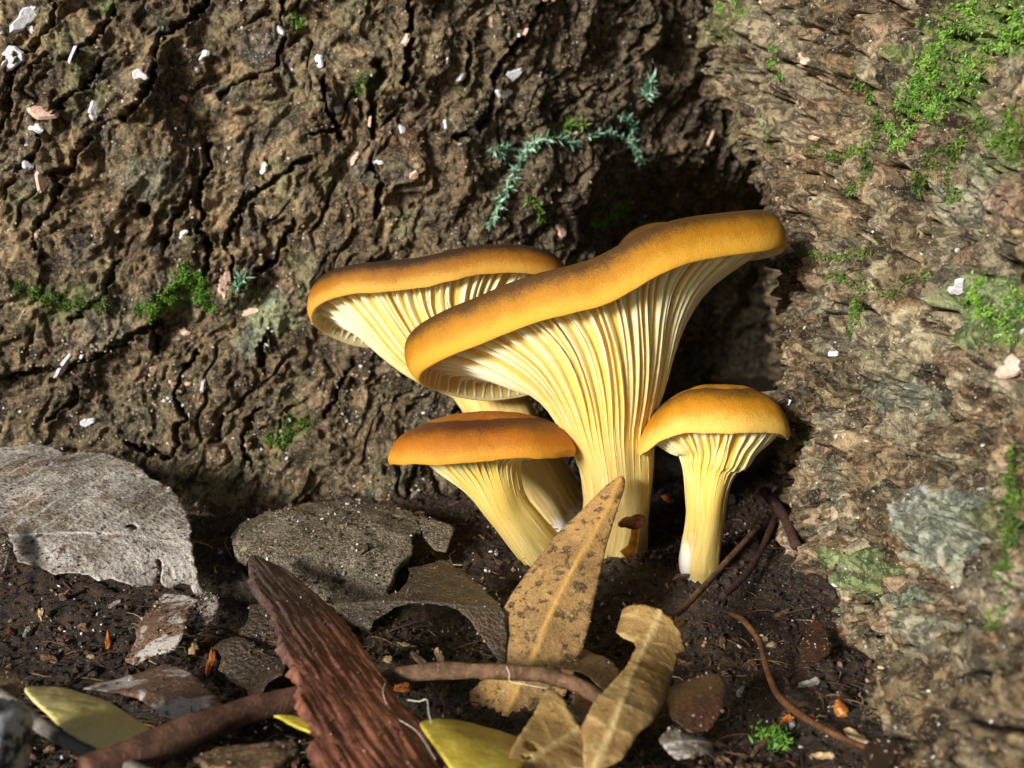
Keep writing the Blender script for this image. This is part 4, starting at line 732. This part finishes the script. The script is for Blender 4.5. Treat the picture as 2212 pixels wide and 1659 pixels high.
CHIPS = [(895,1075,13,3,2.),(905,1115,12,0,2),(868,1400,12,0,1.6),(905,1430,12,0,2),(840,1430,10,0,1),(235,1395,12,1,3),(90,1330,10,0,1.8),(420,1410,16,0,1.3),(455,1435,14,1,3.2),(735,1060,12,0,1.4),(950,1425,14,0,1.6),(1445,1085,12,1,2.4),(1520,1250,11,4,1.3),(1620,1440,10,2,1.5),(1700,1560,10,1,2),(1780,1640,12,0,1.8),(1690,1330,12,2,2),(1600,1500,10,3,1.3),(1470,1250,10,2,2),(1560,1390,11,2,2.2),
   (1855,1600,14,0,2.2),(1960,1560,12,0,1.6),(1640,1620,12,1,2.6),(780,1420,11,2,2),(340,1480,10,2,1),(140,1290,12,2,1.6),(60,1370,12,3,1.4),(180,1360,11,2,1.8),(250,1310,12,2,1.5),(110,1430,14,2,1.6),(640,1650,12,2,2),(700,1480,9,0,1),(560,1560,10,2,2),(480,1590,11,2,2.2),(960,1500,11,2,1.6),(870,1490,12,0,1.4),(1480,1440,12,2,1.8),(1750,1480,11,2,2),(1830,1520,10,3,1.2),(1560,1650,12,2,1.6)]
USED = set()
LANDM = [(900,1090,'behind the muddy bark slab edge'),(720,1080,'on top of the muddy bark slab'),(880,1420,'inside the bay of the dark leathery leaf'),(950,1490,'under the arched brown twig'),(240,1390,'between the grey leaf and the patched leaf'),(100,1320,'just below the large grey leaf'),(80,1400,'above the thin grey stem'),(430,1420,'beside the grey and reddish leaf piece'),(340,1490,'by the patched brown leaf'),(1445,1085,'behind the largest stem'),(1490,1250,'in front of the golden mushroom foot'),
  (1600,1440,'left of the rusty root bend'),(1700,1320,'in the hollow by the buttress foot'),(1690,1560,'beside the rusty root and moss tuft'),(1480,1440,'right of the curled tan leaf'),(1560,1390,'below the thin straight twig'),(1790,1640,'below the tail of the rusty root'),(1850,1540,'beside the orange seed husk'),(1960,1560,'on crumbs at the buttress foot'),(1560,1650,'by the pale grey leaf fragment'),(640,1650,'left edge of the reddish bark strip'),(510,1575,'in front of the thick brown twig'),(760,1440,'right edge of the reddish bark strip')]
for i, (cx_, cy_, cr, cm_, e_) in enumerate(CHIPS):
    c = on_ground(cx_, cy_); V, f = flake_geo(c+np.array([0, 0, .05]), nrm(np.array([rnd.uniform(-.4, .4), -.5, .8])), cr*.0085, .06, 900+i, e_, rnd.uniform(0, 3))
    kind = ['tan', 'rust orange', 'brown', 'grey', 'red'][cm_]
    near = min(LANDM, key=lambda q: (q[0]-cx_)**2+(q[1]-cy_)**2)[2]; size = 'longish' if e_ > 1.9 else 'stubby' if e_ < 1.5 else 'small'
    lab = '%s %s bark chip on the soil %s' % (size, kind, near)
    while lab in USED: cm_ = (cm_+1) % 5; lab = '%s %s bark chip on the soil %s' % (size, ['tan', 'rust orange', 'brown', 'grey', 'red'][cm_], near)
    USED.add(lab)
    tag(mesh('bark_chip', V, f, CH[cm_], smooth=False), lab, 'bark chip', 'bark chips on the soil')
n = 1500; x = r.uniform(-12, 8, n); y = r.uniform(14.5, 30, n); a1 = r.uniform(0, 6.28, n); ln = r.gamma(2.5, .16, n)+.1; z = ground_h(x, y)+.03
FB, FF = [], []
for i in range(n):
    d = np.array([math.cos(a1[i]), math.sin(a1[i]), r.uniform(-.2, .35)])*ln[i]; b = np.array([-d[1], d[0], 0])*r.uniform(-.25, .25); o_ = np.array([x[i], y[i], z[i]]); c_ = [o_, o_+d*.35+b*.7+[0, 0, .03], o_+d*.7+b+[0, 0, .02], o_+d]; rr_ = r.uniform(.008, .022)
    sd = nrm(np.array([-d[1], d[0], 0]))*rr_; up_ = np.array([0, 0, rr_*1.3]); FB.append(np.array([q for k, p_ in enumerate(c_) for q in (p_-sd, p_+sd, p_+up_)])); bb = 12*i
    FF += [(bb+3*k+e, bb+3*k+(e+1) % 3, bb+3*k+3+(e+1) % 3, bb+3*k+3+e) for k in range(3) for e in range(3)]
tag(mesh('litter_fibres', np.vstack(FB), np.array(FF), CRUMB, None, {'col': np.repeat(pal(n, ['#33231a','#573a24','#7d5c38','#8a5424','#a88f64'], [5, 4, 2, 1, .7], r), 12, 0)}), 'fine brown rootlets and plant fibres strewn over the soil', 'litter', kind='stuff')
seedm = mat_plain('seed', '#8a4a16', '#d59a4a', 5, .35, .01)
def seed():
    c = on_ground(1818, 1550); V, f = tube_geo([c+np.array([-.06, .1, .3]), c+np.array([-.03, .05, .18]), c+np.array([.02, 0, .08]), c+np.array([.06, -.04, .02])], [.03, .12, .13, .04], 10, .05, 2)
    tag(mesh('seed', V, f, seedm), 'small shiny orange seed husk on soil beside the rusty root', 'seed')
seed()

# ================================================================== MOSS
def blades(cs, ns, length, width, r, droop=.3, spread=.8):
    """little pointed leaves, two quads each"""
    n = len(cs); d = ns+spread*r.normal(size=(n, 3)); d[:, 2] -= droop*r.random(n); d /= np.linalg.norm(d, axis=1, keepdims=True)
    s = np.cross(d, r.normal(size=(n, 3))); s /= np.linalg.norm(s, axis=1, keepdims=True); Ls = length*r.uniform(.5, 1.3, (n, 1)); bend = np.cross(d, s)*Ls*r.uniform(-.4, .4, (n, 1)); w = width*r.uniform(.7, 1.3, (n, 1))
    m = cs+d*Ls*.5+bend*.3; e = cs+d*Ls+bend
    V = np.stack([cs-s*w*.5, cs+s*w*.5, m-s*w*.6, m+s*w*.6, e], 1).reshape(-1, 3); b = 5*np.arange(n)[:, None]
    return V, np.hstack([b, b+1, b+3, b+2]), np.hstack([b+2, b+3, b+4])
def moss(label, paths, count, mat, length=.16, width=.05, wid=14, seed=1, droop=.5):
    """paths: pixel polylines along which the moss creeps over the bark"""
    r = np.random.default_rng(seed); pts, ns = [], []
    right = np.mean([q[0] for pa in paths for q in pa]) > 1520
    for (a, b, V, NN) in ([(RX, RY, VR, RN)] if right else [(LX, LY, VL, LN)]):
        for pa in paths:
            q = np.array(pa, float); k = np.where((a > q[:, 0].min()-wid*2) & (a < q[:, 0].max()+wid*2) & (b > q[:, 1].min()-wid*2) & (b < q[:, 1].max()+wid*2))[0]
            if len(k) == 0: continue
            d = polydist(a[k], b[k], pa) if len(pa) > 1 else np.hypot(a[k]-pa[0][0], b[k]-pa[0][1])
            pr = np.exp(-(d/wid)**2)*sst(-.25, .25, fbm(a[k]/16, b[k]/16, 3, 650+seed)); pr[pr < .08] = 0
            pts.append(V[k]); ns.append((pr[:, None], NN[k]))
    Vv = np.vstack(pts); pr = np.vstack([q[0] for q in ns])[:, 0]; Nn = np.vstack([q[1] for q in ns]); k = r.choice(len(Vv), min(count, (pr > 0).sum()*3), p=pr/pr.sum())
    V, f4, f3 = blades(Vv[k]+r.normal(0, .02, (len(k), 3)), Nn[k], length, width, r, droop)
    return tag(mesh('moss', V, [f4, f3], mat, None), label, 'moss')
moss('bright green moss mat on the upper buttress bark, thickest patch', [[(2110,10),(2060,80),(2000,150),(1975,200),(2020,230),(2080,190),(2130,110)],[(2180,30),(2200,90),(2140,60)],[(1975,200),(1960,260),(1935,300)]], 11000, MOSS_A, .10, .026, 26, 1)
moss('dark green moss strand hooked below a pinkish bark scale on the buttress', [[(1762,322),(1800,335),(1860,325),(1900,280),(1880,210),(1858,180)],[(1880,330),(1870,370),(1840,410)]], 4200, MOSS_B, .11, .024, 10, 2)
moss('hanging olive moss strand along the buttress bark above the grey lichen', [[(2120,270),(2060,320),(2010,345),(1985,400)],[(2050,340),(2060,430)],[(2190,250),(2200,330),(2160,300)]], 5000, MOSS_B, .13, .026, 16, 3)
moss('fringe of dark moss level with the largest mushroom cap on buttress', [[(1735,545),(1790,560),(1850,550),(1900,545)],[(1800,600),(1850,605),(1920,640),(1960,600),(2000,590)],[(1860,620),(1845,700),(1825,730)]], 4600, MOSS_B, .12, .024, 10, 4)
moss('light green moss cushion on pale lichen at the buttress side', [[(2120,620),(2110,650),(2150,690),(2170,720)],[(2180,640),(2200,670)]], 4200, MOSS_A, .09, .026, 22, 5)
moss('moss trail running down the lower buttress past the grey lichen patch', [[(2195,980),(2180,1050),(2195,1120)],[(2190,1130),(2175,1200),(2165,1290),(2150,1340)]], 4500, MOSS_B, .13, .028, 15, 6)
moss('tiny dark moss tuft at the crumbling foot of the buttress', [[(1838,1420),(1840,1450),(1850,1470)]], 500, MOSS_B, .14, .05, 9, 7)
moss('small moss speck on the knob beside the golden mushroom', [[(1735,930),(1745,960)]], 400, MOSS_B, .09, .025, 9, 8)
moss('thin moss film at the top of the buttress crease', [[(1560,10),(1610,20)]], 900, MOSS_A, .09, .025, 14, 9)
moss('narrow green moss trail along a crack in the upper buttress', [[(1640,230),(1655,290),(1670,330)]], 900, MOSS_B, .09, .025, 10, 18)
moss('little moss sprinkle above the narrow moss trail on the buttress', [[(1665,100),(1680,160)]], 600, MOSS_A, .09, .025, 10, 19)
moss('green moss patch on the bark wall left of the broad brown mushroom', [[(310,675),(350,655),(390,620),(420,605)],[(420,610),(450,660)],[(400,590),(430,600)]], 4800, MOSS_A, .08, .022, 16, 10)
moss('low dark moss streak on the bark wall above the large grey leaf', [[(40,620),(110,650),(160,660),(220,655)]], 2600, MOSS_B, .08, .022, 13, 11)
moss('moss smudge on the bark wall above the muddy bark slab', [[(575,945),(610,965),(625,930),(620,900)],[(640,920),(665,910)]], 1000, MOSS_B, .10, .035, 10, 12)
moss('faint moss tuft at the top of the bark wall', [[(635,30),(645,50)]], 350, MOSS_A, .07, .022, 9, 13)
moss('green algae moss beside a deep wide crack high on the bark wall', [[(770,200),(785,170)]], 500, MOSS_B, .07, .022, 12, 14)
moss('moss growing in the dark recess above the mushrooms', [[(1280,490),(1320,470),(1350,440)]], 900, MOSS_A, .12, .028, 11, 15)
def sprig(label, path, mat, leaf=.34, n=60, seed=1, lift=.22, width=.05):
    """a feathery moss shoot: a thin stem with paired pointed leaflets"""
    r = np.random.default_rng(seed); pts = []
    for i, (x, y) in enumerate(path):
        c, nn = on_bark(x, y); pts.append(c+np.array([0, -lift*(.4+.6*math.sin(math.pi*min(1, (i+.3)/len(path)))), 0]))
    root = empty('moss_sprig', pts[0]); tag(root, label, 'moss')
    tubem('stem', pts, [.03, .025, .015], TW_R, root, 6, .2, seed)
    C = catmull(pts, n); T = np.gradient(C, axis=0); T /= np.linalg.norm(T, axis=1, keepdims=True)
    cs = np.repeat(C, 5, 0)+r.normal(0, .015, (n*5, 3)); d = np.repeat(T, 5, 0)*.55+r.normal(0, .7, (n*5, 3)); d /= np.linalg.norm(d, axis=1, keepdims=True)
    V, f4, f3 = blades(cs, d, leaf, width, r, .2, .15); mesh('foliage', V, [f4, f3], mat, root)
sprig('blue green feathery moss shoot hanging down the dark bark wall', [(1130,330),(1110,375),(1085,430),(1062,485)], MOSS_C, .26, 50, 1)
sprig('feathery moss shoot spreading sideways above the broad brown mushroom', [(1130,325),(1160,305),(1205,300),(1240,310)], MOSS_C, .30, 34, 2)
sprig('arched pale moss shoot curling over the dark hollow', [(1270,295),(1310,290),(1345,300),(1370,320),(1388,350)], MOSS_C, .24, 44, 3)
sprig('upright green moss shoot beside the buttress crease', [(1372,310),(1365,270),(1340,250)], MOSS_C, .28, 26, 4)
sprig('star shaped moss tuft at the foot of the bark crease', [(1398,215),(1400,195),(1408,172)], MOSS_C, .36, 14, 5)
sprig('spiky moss rosette left of the hanging moss shoot', [(1095,325),(1080,325),(1065,322)], MOSS_C, .36, 12, 6)
sprig('short moss shoot with green tips above the largest mushroom', [(1215,280),(1240,265),(1262,270)], MOSS_B, .32, 22, 7)
sprig('small dark moss star on the bark wall beside the broad brown cap', [(515,625),(522,610),(528,600)], MOSS_C, .32, 12, 8, .1)
sprig('dark stubby moss shoot inside the arch of pale moss', [(1135,430),(1165,445),(1170,475)], MOSS_B, .22, 22, 9)
def soil_moss():
    c = on_ground(1672, 1612); r = np.random.default_rng(77); n = 420; cs = c+r.normal(0, 1, (n, 3))*np.array([.14, .14, .08])+np.array([0, 0, .12]); V, f4, f3 = blades(cs, np.tile([0, -.3, .8], (n, 1)), .13, .035, r, 0, .7)
    tag(mesh('moss', V, [f4, f3], MOSS_A), 'tiny pale green moss tuft on the open soil', 'moss')
soil_moss()
for o in bpy.data.objects:
    if '_o' in o: del o['_o']
